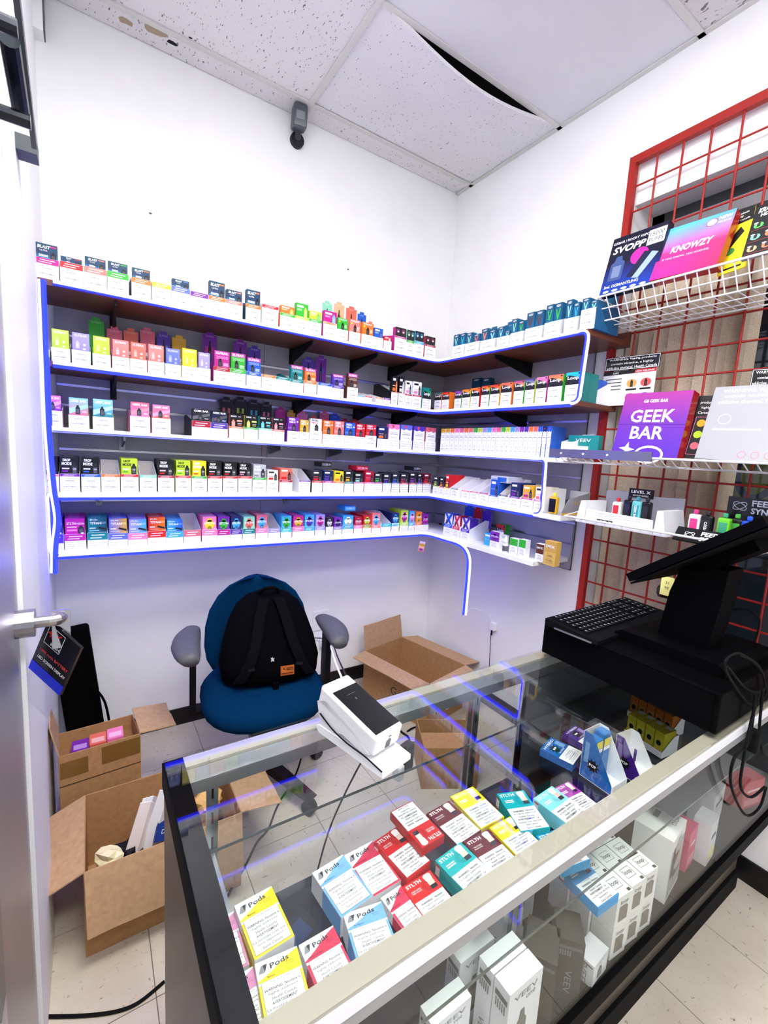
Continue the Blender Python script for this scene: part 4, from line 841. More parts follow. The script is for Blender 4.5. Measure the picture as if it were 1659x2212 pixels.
zpod(((674, 1886), (740, 1846), (797, 1941)), Z2, 'blue', 'Blue Raspberry', 'light blue pod pack at the left of the middle rear row', .038)
zpod(((743, 1848), (804, 1816), (865, 1902)), Z1, 'red', 'Nectar de Fruit', 'red pod pack in rear row between light blue pack and red carton')
zpod(((741, 1975), (823, 1947), (862, 2056)), Z2, 'blue', 'Blue Raspberry', 'light blue pod pack in the front row, tilted', .038)
zpod(((822, 1940), (865, 1911), (928, 2014)), Z1-.002, 'red', 'Nectar de Fruit', 'red pod pack in the front row beneath the light blue pack', .02)
stlth(((808, 1818), (857, 1786), (930, 1860)), Z2-.004, 'red', (214, 28, 26), 'red pod carton with white lettering left of the flipped red one', .034)
stlth(((960, 1804), (912, 1833), (847, 1752)), Z2+.018, 'red', (206, 26, 24), 'red pod carton turned upside down on top of the others', .018)
stlth(((869, 1916), (929, 1880), (998, 1963)), Z1, 'red', (222, 42, 38), 'red pod carton at the front beside the turquoise one')
stlth(((921, 1758), (970, 1730), (1035, 1797)), Z1+.004, 'maroon', (104, 16, 30), 'maroon pod carton in the rear row beside yellow')
stlth(((1002, 1819), (1054, 1791), (1128, 1869)), Z1+.004, 'maroon', (104, 16, 30), 'maroon pod carton in the front row between turquoise and yellow')
stlth(((940, 1859), (995, 1819), (1074, 1905)), Z2-.006, 'teal', (0, 176, 178), 'turquoise pod carton in the front row between red and maroon', .032)
stlth(((973, 1721), (1021, 1699), (1088, 1765)), Z2-.008, 'yellow', (250, 226, 20), 'yellow pod carton at the back of the shelf', .04)
stlth(((1057, 1788), (1105, 1762), (1162, 1833)), Z1+.008, 'yellow', (250, 226, 20), 'yellow pod carton in the front row', .03)
stlth(((1073, 1715), (1131, 1707), (1184, 1788)), Z2-.006, 'teal', (10, 172, 180), 'turquoise pod carton at the back right near the light aqua ones', .032)
stlth(((1152, 1725), (1192, 1698), (1272, 1771)), Z2-.002, 'aqua', (140, 222, 236), 'pale aqua pod carton leaning beside the purple one', .034)
stlth(((1196, 1703), (1228, 1688), (1295, 1742)), Z1+.008, 'purple', (172, 60, 165), 'purple pod carton at the right end of the flat packs', .03)
stlth(((1157, 1806), (1212, 1788), (1268, 1860)), Z1-.004, 'blue', (0, 150, 205), 'bright blue pod carton half hidden by the front rail', .018)
stlth(((1209, 1879), (1253, 1852), (1300, 1957)), .625, 'blue', (40, 150, 215), 'blue pod carton leaning among the white boxes on the lower deck', .02)
# plastic bag with a blue card on the deck
p = atz(640, 2005, DK+.03); o = thing('plastic_bag', 'clear plastic bag holding a blue card under the glass shelf', 'bag', (p.x, p.y, DK+.001), .4)
MB().rbox(-.04, .04, -.03, .03, 0, .035, WHITE, .012, 2).obj('bag', 'film', o); MB().box(-.03, .03, -.02, .02, .006, .012, (70, 140, 190)).obj('card', 'paper', o)
# ---- packs on the right half of the shelf
GH = 'boxes on the right half of the glass shelf'
def hybrid(px, z, c, label):
    o, w, l = lie(px, z, .02, 'pod_pack', label, GH); MB().box(-w/2, w/2, 0, .02, 0, l, c).obj('box', 'paper', o)
    m = MB(); m.fr(-w/2, 0, w/2, l*.42, (240, 240, 242), -.0003); m.text('HYBRID', 0, l*.86, l*.08, WHITE, -.0006, bold=.01, w=w*.8)
    for q in range(10): a = q*.628; m.fpoly([(-w*.1+w*.26*math.cos(a), l*.66+w*.26*math.sin(a)), (-w*.1+w*.12*math.cos(a+.3), l*.66+w*.12*math.sin(a+.3)), (-w*.1+w*.12*math.cos(a-.3), l*.66+w*.12*math.sin(a-.3))], K, -.0005)
    m.disc(-w*.1, l*.66, w*.16, w*.16, K, -.0006); m.disc(-w*.15, l*.68, w*.05, w*.04, WHITE, -.0008, 8); m.disc(-w*.04, l*.68, w*.05, w*.04, WHITE, -.0008, 8); m.fr(w*.2, l*.5, w*.42, l*.8, tint(c, .45), -.0005); m.text('BLUE RAZZ', 0, l*.46, l*.05, WHITE, -.0006, maxw=w*.6); m.obj('printed_front', 'paper', o); warn(o, -w*.45, w*.45, l*.03, l*.4, -.0008)
hybrid(((1167, 1618), (1190, 1592), (1256, 1627)), SZ+.022, (24, 95, 170), 'blue pod pack with black splat emblem lying near the door')
hybrid(((1216, 1584), (1242, 1566), (1292, 1600)), SZ+.022, (66, 28, 130), 'purple pod pack with black splat emblem lying behind the tray')
def trayat(pA, pB, pC, z, hf, hb, c, label, txt):
    a, b_, c_ = atz(*pA, z), atz(*pB, z), atz(*pC, z); f = (b_-a); dep = f.length; f.normalize(); w = (c_-b_).length; rot = math.atan2(f.x, -f.y); mid = (b_+c_)/2
    o = make_tray('display_tray', tuple(mid), rot, w, dep, hf, 'blue', 0, hb, label, GH, (246, 246, 248), side=c)
    m = MB(Matrix.Translation((-w/2-.0005, 0, 0)) @ Matrix.Rotation(-math.pi/2, 4, 'Z')); m.fpoly([(-dep+.002, .014), (-.002, .014), (-.002, hf-.002), (-dep*.72, hb-.002), (-dep+.002, hb-.002)], c, 0); cx, cz = -dep*.62, hb*.36
    for q in range(10): a = q*.628; m.fpoly([(cx+.02*math.cos(a), cz+.02*math.sin(a)), (cx+.011*math.cos(a+.3), cz+.011*math.sin(a+.3)), (cx+.011*math.cos(a-.3), cz+.011*math.sin(a-.3))], K, -.0003)
    m.disc(cx, cz, .013, .013, K, -.0005); m.text(txt, cx, cz-.004, .008, WHITE, -.0008, bold=.03); m.fr(-dep+.008, hb*.35, -dep+.02, hb*.8, tint(c, .4), -.0003); m.obj('printed_side', 'paper', o); return mid, rot, w, dep, f
mid, rot, w_, dep_, f_ = trayat((1251, 1672), (1320, 1720), (1352, 1698), SZ+.001, .022, .125, (30, 105, 180), 'blue sloping display tray with splat emblem on the glass shelf', 'POP')
for q in range(2):
    s = Vector((-f_.y, f_.x, 0)); pp = mid-f_*(dep_-.035)+s*(w_*(.24-.48*q))
    o = thing('vape_carton', 'blue carton with yellow sticker in the sloping tray, %s' % ('front one' if q == 0 else 'rear one'), 'carton', (pp.x, pp.y, SZ+.003), rot, GH); MB().box(-w_*.22, w_*.22, 0, .028, 0, .118-.01*q, (36, 120, 190)).obj('box', 'film' if q == 9 else 'gloss', o); MB().fr(-w_*.2, .085, w_*.2, .106, (245, 225, 70), -.0006).fr(-w_*.2, .074, w_*.2, .084, WHITE, -.0006).obj('sticker', 'paper', o)
mid, rot, w_, dep_, f_ = trayat((1325, 1660), (1386, 1703), (1412, 1684), SZ+.001, .02, .10, (66, 28, 130), 'purple sloping display tray on the glass shelf', 'POP')
o = thing('vape_carton', 'purple carton with yellow sticker fallen over beside the yellow cartons', 'carton', tuple(atz(1372, 1640, SZ+.002)), 1.1, GH); MB().box(-.03, .03, 0, .025, 0, .05, (66, 28, 130)).obj('box', 'gloss', o); MB().fr(.005, .03, .026, .046, (245, 230, 90), -.0005).obj('sticker', 'paper', o)
for c, n, pa, pb, lb in (((172, 165, 20), 4, (1374, 1588), (1433, 1625), 'yellow'), ((165, 95, 22), 5, (1378, 1545), (1450, 1585), 'orange')):
    A, B_ = atz(*pa, SZ+.001), atz(*pb, SZ+.001); s = (B_-A); Lg = s.length; s.normalize(); rot = math.atan2(s.y, s.x); f_ = Vector((s.y, -s.x, 0)); wt = Lg/(n-1)
    c0 = (A+B_)/2; o = make_tray('display_tray', tuple(c0+f_*.036), rot, Lg+wt+.004, .072, .018, 'white', 0, .055, 'white display tray holding %s cartons beneath the cash drawer' % lb, GH, side=c)
    for q in range(n):
        pp = A+s*(wt*q)+f_*.03; o = thing('vape_carton', '%s carton, %s of the row in the tray beneath the cash drawer' % (lb, ordn(q+1)), 'carton', (pp.x, pp.y, SZ+.0035), rot, GH); MB().box(-wt*.46, wt*.46, 0, .055, 0, .068, c).obj('box', 'paper', o)
        MB().fr(-wt*.4, .012, wt*.4, .05, tint(c, .15), -.0005).disc(0, .035, wt*.25, .008, K, -.0008).obj('printed_front', 'paper', o); MB(Matrix.Translation((0, 0, .0685)) @ Matrix.Rotation(-math.pi/2, 4, 'X')).fr(-wt*.3, .034, wt*.3, .052, (205, 205, 190), 0).obj('seal', 'paper', o)
p = atz(1400, 1668, SZ+.02); o = thing('pod_pack', 'white and purple pack lying at the front of the splat trays', 'pack', (p.x, p.y, SZ+.001), .5, GH); MB().box(-.045, .045, -.03, .03, 0, .018, (66, 28, 130), (235, 235, 235)).obj('box', 'paper', o); MB().disc(0, .009, .008, .006, 'salmon', -.0305).obj('emblem', 'paper', o)
# ---- boxes standing on the lower deck
GD = 'boxes standing on the showcase deck'
def veev(x, y, top, label, w=.083, d=.033, rot=0., dark=False, z0=DK):
    o = thing('device_box', label, 'box', (x, y, z0), rot, GD); h = top-z0; c = (236, 236, 238) if not dark else (62, 58, 54)
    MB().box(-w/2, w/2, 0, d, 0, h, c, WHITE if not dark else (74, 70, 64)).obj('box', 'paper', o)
    m = MB(); k = (120, 120, 124) if not dark else (210, 208, 205); m.text('VEEV', 0, h*.86, h*.06, k, -.0005, w=w*.7); m.text('one' if not dark else 'now', w*.16, h*.79, h*.045, k, -.0005); device(m, -w*.05, h*.2, w*.3, h*.5, (110, 108, 106) if not dark else (160, 140, 120), -.0004); m.obj('printed_front', 'paper', o)
    s = MB(Matrix.Translation((-w/2-.0005, 0, 0)) @ Matrix.Rotation(-math.pi/2, 4, 'Z')); s.fr(-d+.004, h*.84, -.003, h*.9, (96, 96, 98), 0)
    for q in range(5): s.fr(-d+.006+q*.0045, h*.72, -d+.0085+q*.0045, h*.82, (120, 120, 122), 0)
    s.obj('printed_side', 'paper', o); s = MB(Matrix.Translation((-w/2-.0005, d*.5, h*.25)) @ Matrix.Rotation(-math.pi/2, 4, 'Z') @ Matrix.Rotation(math.pi/2, 4, 'Y')); s.text('VEEV', 0, -.005, .012, (140, 140, 144), 0, w=.05); s.obj('side_lettering', 'paper', o); return o
veev(-1.357, -1.926, .60, 'tall white device box with plain lid, rear of the bright pair')
veev(-1.356, -1.961, .60, 'tall white device box with plain lid, front of the bright pair')
veev(-1.385, -1.878, .585, 'tall white device box in shade behind the bright pair')
veev(-1.47, -1.91, .56, 'tall white device box left of the bright pair')
veev(-1.475, -1.955, .50, 'short white device box at the lower left of the deck')
veev(-1.235, -1.83, .60, 'white device box leaning behind the dark boxes', rot=.3)
veev(-1.16, -1.80, .61, 'white device box standing behind the blue pod carton', .075, .06, -.1)
veev(-1.224, -1.933, .55, 'dark grey device box with square lid, left of the dark pair', .075, .06, .55, True)
veev(-1.154, -1.936, .55, 'dark grey device box with square lid, right of the dark pair', .062, .05, .75, True)
veev(-1.11, -1.958, .48, 'short white device box between the dark boxes and the small square boxes', .06, .04, .1)
def loopbox(u, v, z, rot, n, z0):
    p = atz(u, v, z); o = thing('loop_box', 'small white square topped box, %s of the %s layer counted from front left' % (ordn(n if n < 10 else n-10), 'upper' if n < 10 else 'lower'), 'box', (p.x, max(p.y-.024, -1.952), z0), rot, GD); h = z-z0; w = .05
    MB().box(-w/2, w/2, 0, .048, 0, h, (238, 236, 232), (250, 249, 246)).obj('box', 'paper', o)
    m = MB(); m.text('loop', 0, h-.022, .012, (80, 80, 84), -.0005, w=w*.5); m.fpoly([(-w*.28, .012), (w*.28, .012), (w*.28, h*.6), (w*.1, h*.68), (-w*.28, h*.66)], (128, 120, 112), -.0005); m.obj('printed_front', 'paper', o)
    t = MB(Matrix.Translation((0, 0, h+.0005)) @ Matrix.Rotation(-math.pi/2, 4, 'X')); t.text('loop', 0, .02, .012, (50, 50, 54), 0, bold=.01, w=w*.44); t.frame(-w*.28, .015, w*.28, .037, .0008, (90, 90, 94), 0); t.fr(w*.26, .002, w*.44, .008, (70, 66, 62), 0); t.obj('printed_top', 'paper', o)
for n in range(9):
    i, j = n % 3, n//3; x, y = -1.035+.0525*i-.004*j, -1.928+.0505*j-.004*i
    loopbox(*proj((x, y, .577)), .577, -.08, n+1, .505)
    if j == 0 or i == 0: loopbox(*proj((x, y, .504)), .504, -.08, n+11, DK)
o = thing('device_box', 'large white box with dark device picture at the right of the deck', 'box', (-.775, -1.94, DK), .16, GD); h = .165
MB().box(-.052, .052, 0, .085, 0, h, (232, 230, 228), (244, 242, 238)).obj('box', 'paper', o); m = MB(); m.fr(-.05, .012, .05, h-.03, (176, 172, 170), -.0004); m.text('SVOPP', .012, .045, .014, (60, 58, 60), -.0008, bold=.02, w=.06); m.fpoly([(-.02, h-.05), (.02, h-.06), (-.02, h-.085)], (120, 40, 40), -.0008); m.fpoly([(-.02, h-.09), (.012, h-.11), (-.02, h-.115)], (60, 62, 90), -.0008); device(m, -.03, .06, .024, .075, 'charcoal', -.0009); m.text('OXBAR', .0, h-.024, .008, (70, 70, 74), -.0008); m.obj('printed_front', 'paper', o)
MB(Matrix.Translation((0, 0, h+.0005)) @ Matrix.Rotation(-math.pi/2, 4, 'X')).fr(.0, .05, .03, .062, (90, 90, 92), 0).text('OXBAR', .03, .012, .01, (70, 70, 74), 0).obj('printed_top', 'paper', o)
for x, y, r, w, d, h, c, lb in ((-.93, -1.87, .1, .09, .07, .10, (226, 222, 216), 'white low box behind the small square boxes'), (-.66, -1.93, .1, .06, .05, .11, (210, 70, 110), 'pink box behind the large white box on the deck'), (-.59, -1.95, .1, .06, .04, .12, (222, 222, 224), 'white and yellow box near the right end of the deck'), (-.25, -1.93, -.2, .1, .05, .09, (190, 30, 40), 'red box at the far right end of the deck'), (-.42, -1.9, .1, .1, .06, .1, (205, 204, 206), 'pale box on the deck under the cash drawer')):
    o = thing('device_box', lb, 'box', (x, y, DK), r, GD); MB().box(-w/2, w/2, 0, d, 0, h, c).obj('box', 'paper', o); MB().fr(-w*.4, h*.1, w*.4, h*.35, (240, 230, 150) if 'yellow' in lb else tint(c, .4), -.0005).fr(-w*.3, h*.6, w*.3, h*.68, tint(c, .7) if sum(c) < 550 else (90, 90, 95), -.0007).obj('printed_front', 'paper', o)
# ================================================================ THINGS STANDING ON THE COUNTER
TZ = CZ+.005
# payment terminal on a tilting stand
A = atz(700, 1500, .95); 
o = thing('payment_terminal', 'white card payment terminal with lit black screen on the counter', 'payment terminal', (-1.482, -1.6, TZ), math.radians(14)); o.scale = (.88, .88, .88)
MB().prism([(-.115, .0), (.10, .0), (.115, .012), (.10, .02), (-.03, .022), (-.08, .016), (-.115, .012)], -.047, .047, (240, 240, 242), 'x').obj('base', 'plastic', o)
MB().prism([(.06, .0205), (.10, .0205), (.115, .075), (.085, .09), (-.01, .06), (-.07, .03), (-.05, .0225), (.02, .0335)], -.044, .044, (236, 236, 240), 'x').obj('stand', 'plastic', o)
Tm = Matrix.Translation((0, .012, .075)) @ Matrix.Rotation(math.radians(13), 4, 'X')
bd = MB(Tm).rbox(-.044, .044, -.1, .1, -.026, .026, (246, 246, 248), .008, 3).obj('terminal_body', 'gloss', o)
MB(Tm).box(-.0385, .0385, -.09, .062, .0262, .0268, (8, 8, 12)).obj('screen', 'gloss', bd)
t = MB(Tm @ Matrix.Translation((0, 0, .0272)) @ Matrix.Rotation(-math.pi/2, 4, 'X')); t.text('Accepting payments', 0, .036, .003, (120, 120, 130), 0); t.text('0', 0, .016, .006, (150, 150, 160), 0); t.text('MONERIS', 0, .078, .005, (170, 170, 175), 0, w=.034); t.obj('lettering', 'paper', bd)
MB(Tm @ Matrix.Translation((0, -.1003, 0))).fpoly([(-.008, -.018), (.008, -.018), (.008, .002), (0, .007), (-.008, .002)], (24, 26, 34), -.0004).fr(-.004, .012, .004, .015, (40, 40, 44), -.0004).obj('card_slot', 'gloss', bd)
MB().tube(smooth_path([(-.046, .1, .05), (-.0485, .05, .034), (-.049, -.0, .026), (-.0485, -.06, .024), (-.046, -.112, .014)], 5), .0018, K, 6).obj('cable_channel', 'rubber', o)
# cables behind the terminal
o = thing('power_cable', 'black and white cables running from terminal to the wall socket', 'cable', (-1.45, -1.46, TZ))
R0 = Vector((-1.45, -1.46, TZ)); pts = [aty(745, 1480, -1.44), aty(724, 1430, -1.2), aty(715, 1400, -.9), aty(706, 1385, -.4), Vector((-1.0, -.03, .36))]
MB().tube(smooth_path([p-R0 for p in pts], 6), .0028, WHITE, 6).obj('white_cable', 'plastic', o); MB().tube(smooth_path([p-R0+Vector((.014, .01, .006)) for p in pts], 6), .0022, K, 6).obj('black_cable', 'plastic', o)
o = thing('wall_socket', 'white wall socket plate with plug behind the office chair', 'socket', tuple(aty(690, 1340, 0)))
MB().rbox(-.045, .05, -.006, 0, -.06, .06, (240, 240, 243), .002).obj('plate', 'plastic', o); MB().rbox(.0, .05, -.04, -.006, -.16, -.09, (245, 245, 248), .006).obj('plug', 'plastic', o)
# power bar hanging under the rear rail
o = thing('power_bar', 'black and white adapter plug block on the floor behind the showcase', 'power adapter', (-1.13, -1.3, 0), .3)
p = aty(878, 1625, -1.43); o.location = (p.x, -1.43, p.z-.05)
MB().rbox(-.02, .02, -.014, .014, 0, .075, (26, 26, 30), .005).obj('black_adapter', 'plastic', o); MB().rbox(-.045, -.021, -.014, .014, -.012, .03, (240, 240, 242), .005).obj('white_plug', 'plastic', o)
MB().tube(smooth_path([(.02, 0, .06), (.03, .03, .075), (.0, .1, .06), (-.02, .25, -.3), (-.05, .3, -p.z+.055)], 6), .003, K, 6).obj('lead', 'rubber', o)
# cash drawer, POS base, column, tilted screen
x0, x1, y0, y1 = -.752, -.28, -1.968, -1.485
o = thing('cash_drawer', 'large black cash drawer standing across the right end of the counter', 'cash drawer', ((x0+x1)/2, (y0+y1)/2, TZ))
w, d = (x1-x0)/2, (y1-y0)/2
MB().rbox(-w, w, -d, d, .008, .108, (3, 3, 4), .004).obj('body', 'deadblack', o); MB().box(-w-.003, -w-.0005, -d+.012, d-.012, .014, .100, (3, 3, 4)).obj('drawer_front', 'deadblack', o)
for a in (-1, 1):
    for b_ in (-1, 1): MB().cyl((a*(w-.03), b_*(d-.03), 0), (a*(w-.03), b_*(d-.03), .009), .014, (14, 14, 16), 10).obj('foot', 'rubber', o)
DT = TZ+.109
o = thing('pos_terminal', 'black point of sale screen on a column stand above the cash drawer', 'pos terminal', (-.53, -1.80, DT))
MB().prism([(-.14, 0), (.14, 0), (.14, .018), (.12, .03), (-.12, .03), (-.14, .018)], -.13, .15, (3, 3, 5), 'x').obj('base', 'deadblack', o)
MB().prism([(-.065, .0305), (.06, .0305), (.045, .16), (.02, .25), (-.085, .25), (-.08, .16)], -.05, .045, (3, 3, 5), 'x').obj('column', 'deadblack', o)
pa, pb = atx(1357, 1250, -.68), atx(1655, 1128, -.68); dd = pb-pa; Ls = dd.length; ang = math.atan2(dd.z, -dd.y)
Ms = Matrix.Translation((pa.x+.53, pa.y+1.80, pa.z-DT)) @ Matrix.Rotation(math.pi-ang, 4, 'X') @ Matrix.Identity(4)
Ms = Matrix.Translation((pa.x+.53, pa.y+1.80, pa.z-DT)) @ Matrix.Rotation(-ang, 4, 'X')
s_ = MB(Ms).box(0, .36, -Ls, 0, -.008, .014, (3, 3, 5)).obj('screen_housing', 'deadblack', o); MB(Ms).box(.012, .348, -Ls+.012, -.012, .0142, .016, (4, 4, 8)).obj('screen_glass', 'gloss', s_); MB(Ms).box(.0, .36, -Ls-.0, -.0, -.016, -.0115, (10, 10, 12)).obj('rear_cover', 'deadblack', s_)
MB(Ms).box(.1, .26, -Ls*.8, -Ls*.3, -.045, -.0165, (3, 3, 5)).obj('hinge_block', 'deadblack', s_)
# keyboard with keys
o = thing('keyboard', 'black computer keyboard with white legends lying on the cash drawer', 'keyboard', (-.535, -1.582, DT), math.radians(2))
MB().prism([(-.085, 0), (.085, 0), (.085, .022), (-.085, .012)], -.24, .24, (14, 14, 17), 'x').obj('case', 'deadblack', o)
key = MB().box(-.0082, .0082, -.0076, .0076, 0, .006, (20, 20, 24)).data('key', 'deadblack'); lg = MB(Matrix.Translation((0, 0, .0063)) @ Matrix.Rotation(-math.pi/2, 4, 'X')); 
for r in range(6):
    for c in range(21):
        x = -.215+c*.0205+(.0 if r % 2 else .004); y = .066-r*.0205
        if x > .215 or (c in (14, 18)): continue
        k = put('key', key, o, (x, y, .0125+(y+.085)*.0588), (math.radians(3.4), 0, 0))
        g = MB(Matrix.Translation((0, 0, .0063)) @ Matrix.Rotation(-math.pi/2, 4, 'X')) if (r, c) == (0, 0) else None
        if g: g.fr(-.004, -.001, .0, .004, (175, 175, 180), 0).fr(.0015, -.003, .003, -.001, (150, 150, 155), 0); G0 = g.data('legend', 'paper')
        put('legend', G0, k)
MB().box(-.244, -.2405, -.07, .05, .001, .006, (180, 182, 186)).obj('card_slot_trim', 'metal', o)
q = atz(1432, 1300, DT); o = thing('barcode_scanner', 'black hand scanner lying behind the keyboard', 'scanner', (q.x+.1, q.y+.03, DT), .3); MB().rbox(-.06, .06, -.035, .035, 0, .05, (24, 20, 22), .018, 3).obj('body', 'gloss', o); MB().rbox(-.058, -.0605, -.02, .02, .012, .036, (60, 20, 24), .001, 1).obj('window', 'gloss', o)
q = atx(1441, 1262, -.3); o = thing('sticky_note', 'small yellow paper note standing behind the screen column', 'note', (q.x, q.y, q.z-.03), RZ90); MB().box(-.02, .02, 0, .003, -.01, .055, (245, 238, 150)).obj('paper', 'paper', o); MB().text('31', 0, .03, .01, (90, 90, 60), -.0005).text('98', 0, .012, .01, (90, 90, 60), -.0005).obj('writing', 'paper', o)
# coil of black cable hanging over the counter front
o = thing('cable_coil', 'loops of black cable hanging over the showcase front by the drawer', 'cable', (-.44, -1.985, .9)); R0 = Vector((-.44, -1.985, .9))
def cp(l, y=-1.99): return [aty(u, v, y+.004*math.sin(i*2.3))-R0 for i, (u, v) in enumerate(l)]
MB().tube(smooth_path(cp([(1600, 1415), (1640, 1440), (1655, 1500), (1620, 1520), (1580, 1470), (1566, 1430), (1600, 1412), (1645, 1450), (1650, 1490), (1615, 1490), (1572, 1440)], -1.978), 6), .0028, K, 6).obj('upper_loops', 'rubber', o)
for pts in ([(1632, 1500), (1618, 1600), (1585, 1640), (1580, 1700), (1610, 1760), (1640, 1745), (1655, 1700)], [(1640, 1500), (1622, 1560), (1606, 1640), (1600, 1700), (1622, 1722), (1652, 1700)], [(1648, 1490), (1640, 1580), (1646, 1620), (1658, 1640)]): MB().tube(smooth_path(cp(pts), 6), .0032, K, 6).obj('hanging_loop', 'rubber', o)
MB().rbox(*[v for p in [aty(1629, 1600, -1.99)-R0] for v in (p.x-.012, p.x+.012, p.y-.012, p.y+.012, p.z-.03, p.z+.03)], K, .006).obj('ferrite', 'rubber', o)
o = thing('cable_loop', 'single black cable arching up behind the screen', 'cable', tuple(atz(1560, 1390, DT))); R1 = Vector(o.location); MB().tube(smooth_path([atx(*q, -.2)-R1 for q in ((1555, 1345), (1570, 1322), (1605, 1315), (1635, 1330), (1640, 1350), (1625, 1400), (1600, 1425))], 6), .003, K, 6).obj('cable', 'rubber', o)
# ---- pack hanging from the door lever
o = thing('hanging_pack', 'black blister pack with red and white print hanging from the door handle', 'pack', (XL+.095, -1.29, 1.05))
Mh = Matrix.Rotation(RZ90*.55, 4, 'Z') @ Matrix.Rotation(math.radians(28), 4, 'Y'); m = MB(Mh)
m.box(-.06, .035, 0, .006, -.13, .0, (14, 14, 18)).obj('card', 'gloss', o); m = MB(Mh); m.fr(-.06, -.13, .035, -.105, (30, 50, 225), -.0006).text('4X', -.03, -.03, .02, (225, 40, 40), -.0008, bold=.02, shear=.2).frame(-.05, -.05, -.005, -.005, .0012, WHITE, -.0008).text('MESH', -.02, -.046, .008, WHITE, -.0009, bold=.03).text('LED SCREEN DISPLAY', -.01, -.09, .007, WHITE, -.0009, bold=.02, maxw=.08).text('1000 mAh BATTERY', -.01, -.072, .007, (225, 60, 60), -.0009, bold=.02, maxw=.08).obj('print', 'paper', o)
MB(Mh).box(-.056, .028, 0, .012, -.20, -.1305, WHITE).obj('clear_tray', 'film', o)
# ---- door closer above the door (left edge of the picture)
o = thing('door_closer', 'dark grey door closer arm on the left wall above the door', 'door closer', (XL, -1.1, 2.0)); R1 = Vector((XL, -1.1, 2.0)); X_ = XL+.065
a, b_ = atx(74, 312, X_), atx(32, -40, X_); n_ = (b_-a).normalized(); sd = Vector((0, n_.z, -n_.y))
def bar(a, b_, t, wx, nm, c): v = [(p-R1)+sd*s*t+Vector((q*wx, 0, 0)) for p in (a, b_) for s, q in ((-1, -1), (1, -1), (1, 1), (-1, 1))]; MB().mesh(v, [(0, 1, 2, 3), (7, 6, 5, 4), (0, 4, 5, 1), (1, 5, 6, 2), (2, 6, 7, 3), (3, 7, 4, 0)], c).obj(nm, 'paint', o)
bar(a, b_, .011, .004, 'arm', (92, 96, 102)); c_, d_ = atx(20, 85, X_-.012), atx(45, 240, X_-.012); MB().cyl(c_-R1, d_-R1, .013, (40, 44, 48), 12).obj('cylinder', 'metal', o)
for u, v in ((30, 60), (60, 262)): p = atx(u, v, X_)-R1; MB().cyl((.0, p.y, p.z), (p.x+.004, p.y, p.z), .011, (60, 62, 68), 10).obj('pin', 'metal', o)
p = atx(67, 325, X_-.02)-R1; MB().box(.0, p.x+.012, p.y-.025, p.y+.025, p.z-.016, p.z+.016, (70, 74, 80)).obj('wall_plate', 'paint', o)
# ================================================================ CHAIR, BACKPACK, CARTONS ON THE FLOOR
BLU = (4, 48, 86)
ch = thing('office_chair', 'blue fabric office chair with grey armrests against the back wall', 'chair', (-1.36, -.60, 0), math.radians(-10))
def sq(cx, cy, rx, ry, z, n=28, e=2.6, front=0.):
    r = []
    for i in range(n):
        a = 2*math.pi*i/n; c, s = math.cos(a), math.sin(a); x = rx*math.copysign(abs(c)**(2/e), c); y = ry*math.copysign(abs(s)**(2/e), s); r.append((cx+x, cy+y, z+(front*max(0, -y/ry)**2)))
    return r
MB().loft([sq(0, -.03, .17, .16, .40), sq(0, -.03, .215, .205, .405, front=-.01), sq(0, -.03, .24, .235, .43, front=-.02), sq(0, -.03, .245, .24, .46, front=-.025), sq(0, -.03, .225, .225, .487, front=-.02), sq(0, -.03, .16, .16, .495, front=-.01)], BLU).obj('seat', 'fabric', ch, smooth=True)
MB().box(-.1, .1, -.13, .1, .375, .399, (16, 16, 18)).obj('seat_pan', 'plastic', ch)
def backring(z, w, y, t): 
    return [(w*math.cos(a)*(1 if abs(math.cos(a)) > 2 else 1), y+(t if math.sin(a) > 0 else t)*math.sin(a)-.05*abs(math.cos(a))**2*1.0, z) for a in [2*math.pi*i/24 for i in range(24)]]
prof = [(.46, .13), (.475, .19), (.52, .215), (.58, .225), (.66, .222), (.73, .205), (.79, .17), (.83, .125), (.852, .07), (.86, .02)]
MB().loft([backring(z, w, .195+(z-.46)*.16, .032 if 0 < i < len(prof)-1 else .012) for i, (z, w) in enumerate(prof)], BLU).obj('backrest', 'fabric', ch, smooth=True)
MB().prism([(.12, .38), (.24, .38), (.29, .62), (.27, .64), (.22, .42), (.12, .41)], -.03, .03, (14, 14, 16), 'x').obj('back_support', 'plastic', ch)
for sx in (-1, 1):
    a = thing('armrest', None, None); a.parent = ch
    pad = []
    for k in range(9):
        t = k/8; w = .052*math.sin(math.pi*(.12+.78*t))**.45; h = .034*math.sin(math.pi*(.1+.8*t))**.5; yy = .10-.27*t; cx = sx*(.275+.02*math.sin(t*3))
        pad.append([(cx+w*math.cos(2*math.pi*i/14), yy, .685-.012*t+h*math.sin(2*math.pi*i/14)) for i in range(14)])
    bpy.data.objects.remove(a)
    ar = MB().box(sx*.27-.012, sx*.27+.012, -.04, .03, .40, .665, (14, 14, 17)).box(min(sx*.1, sx*.28), max(sx*.1, sx*.28), -.035, .025, .385, .4, (14, 14, 17)).obj('arm_post', 'plastic', ch)
    MB().loft(pad, (92, 92, 95)).obj('arm_pad', 'plastic', ar, smooth=True)
MB().cyl((0, 0, .11), (0, 0, .38), .03, (18, 18, 20), 14).obj('gas_column', 'plastic', ch)
for k in range(5):
    a = 2*math.pi*k/5+.3; c, s = math.cos(a), math.sin(a); lg = MB(Matrix.Rotation(a, 4, 'Z')).prism([(.02, .09), (.29, .06), (.3, .075), (.02, .14)], -.022, .022, (12, 12, 14), 'y').obj('star_leg', 'plastic', ch)
    MB(Matrix.Rotation(a, 4, 'Z')).cyl((.28, -.018, .028), (.28, .018, .028), .028, (20, 20, 22), 14).obj('caster', 'rubber', lg)
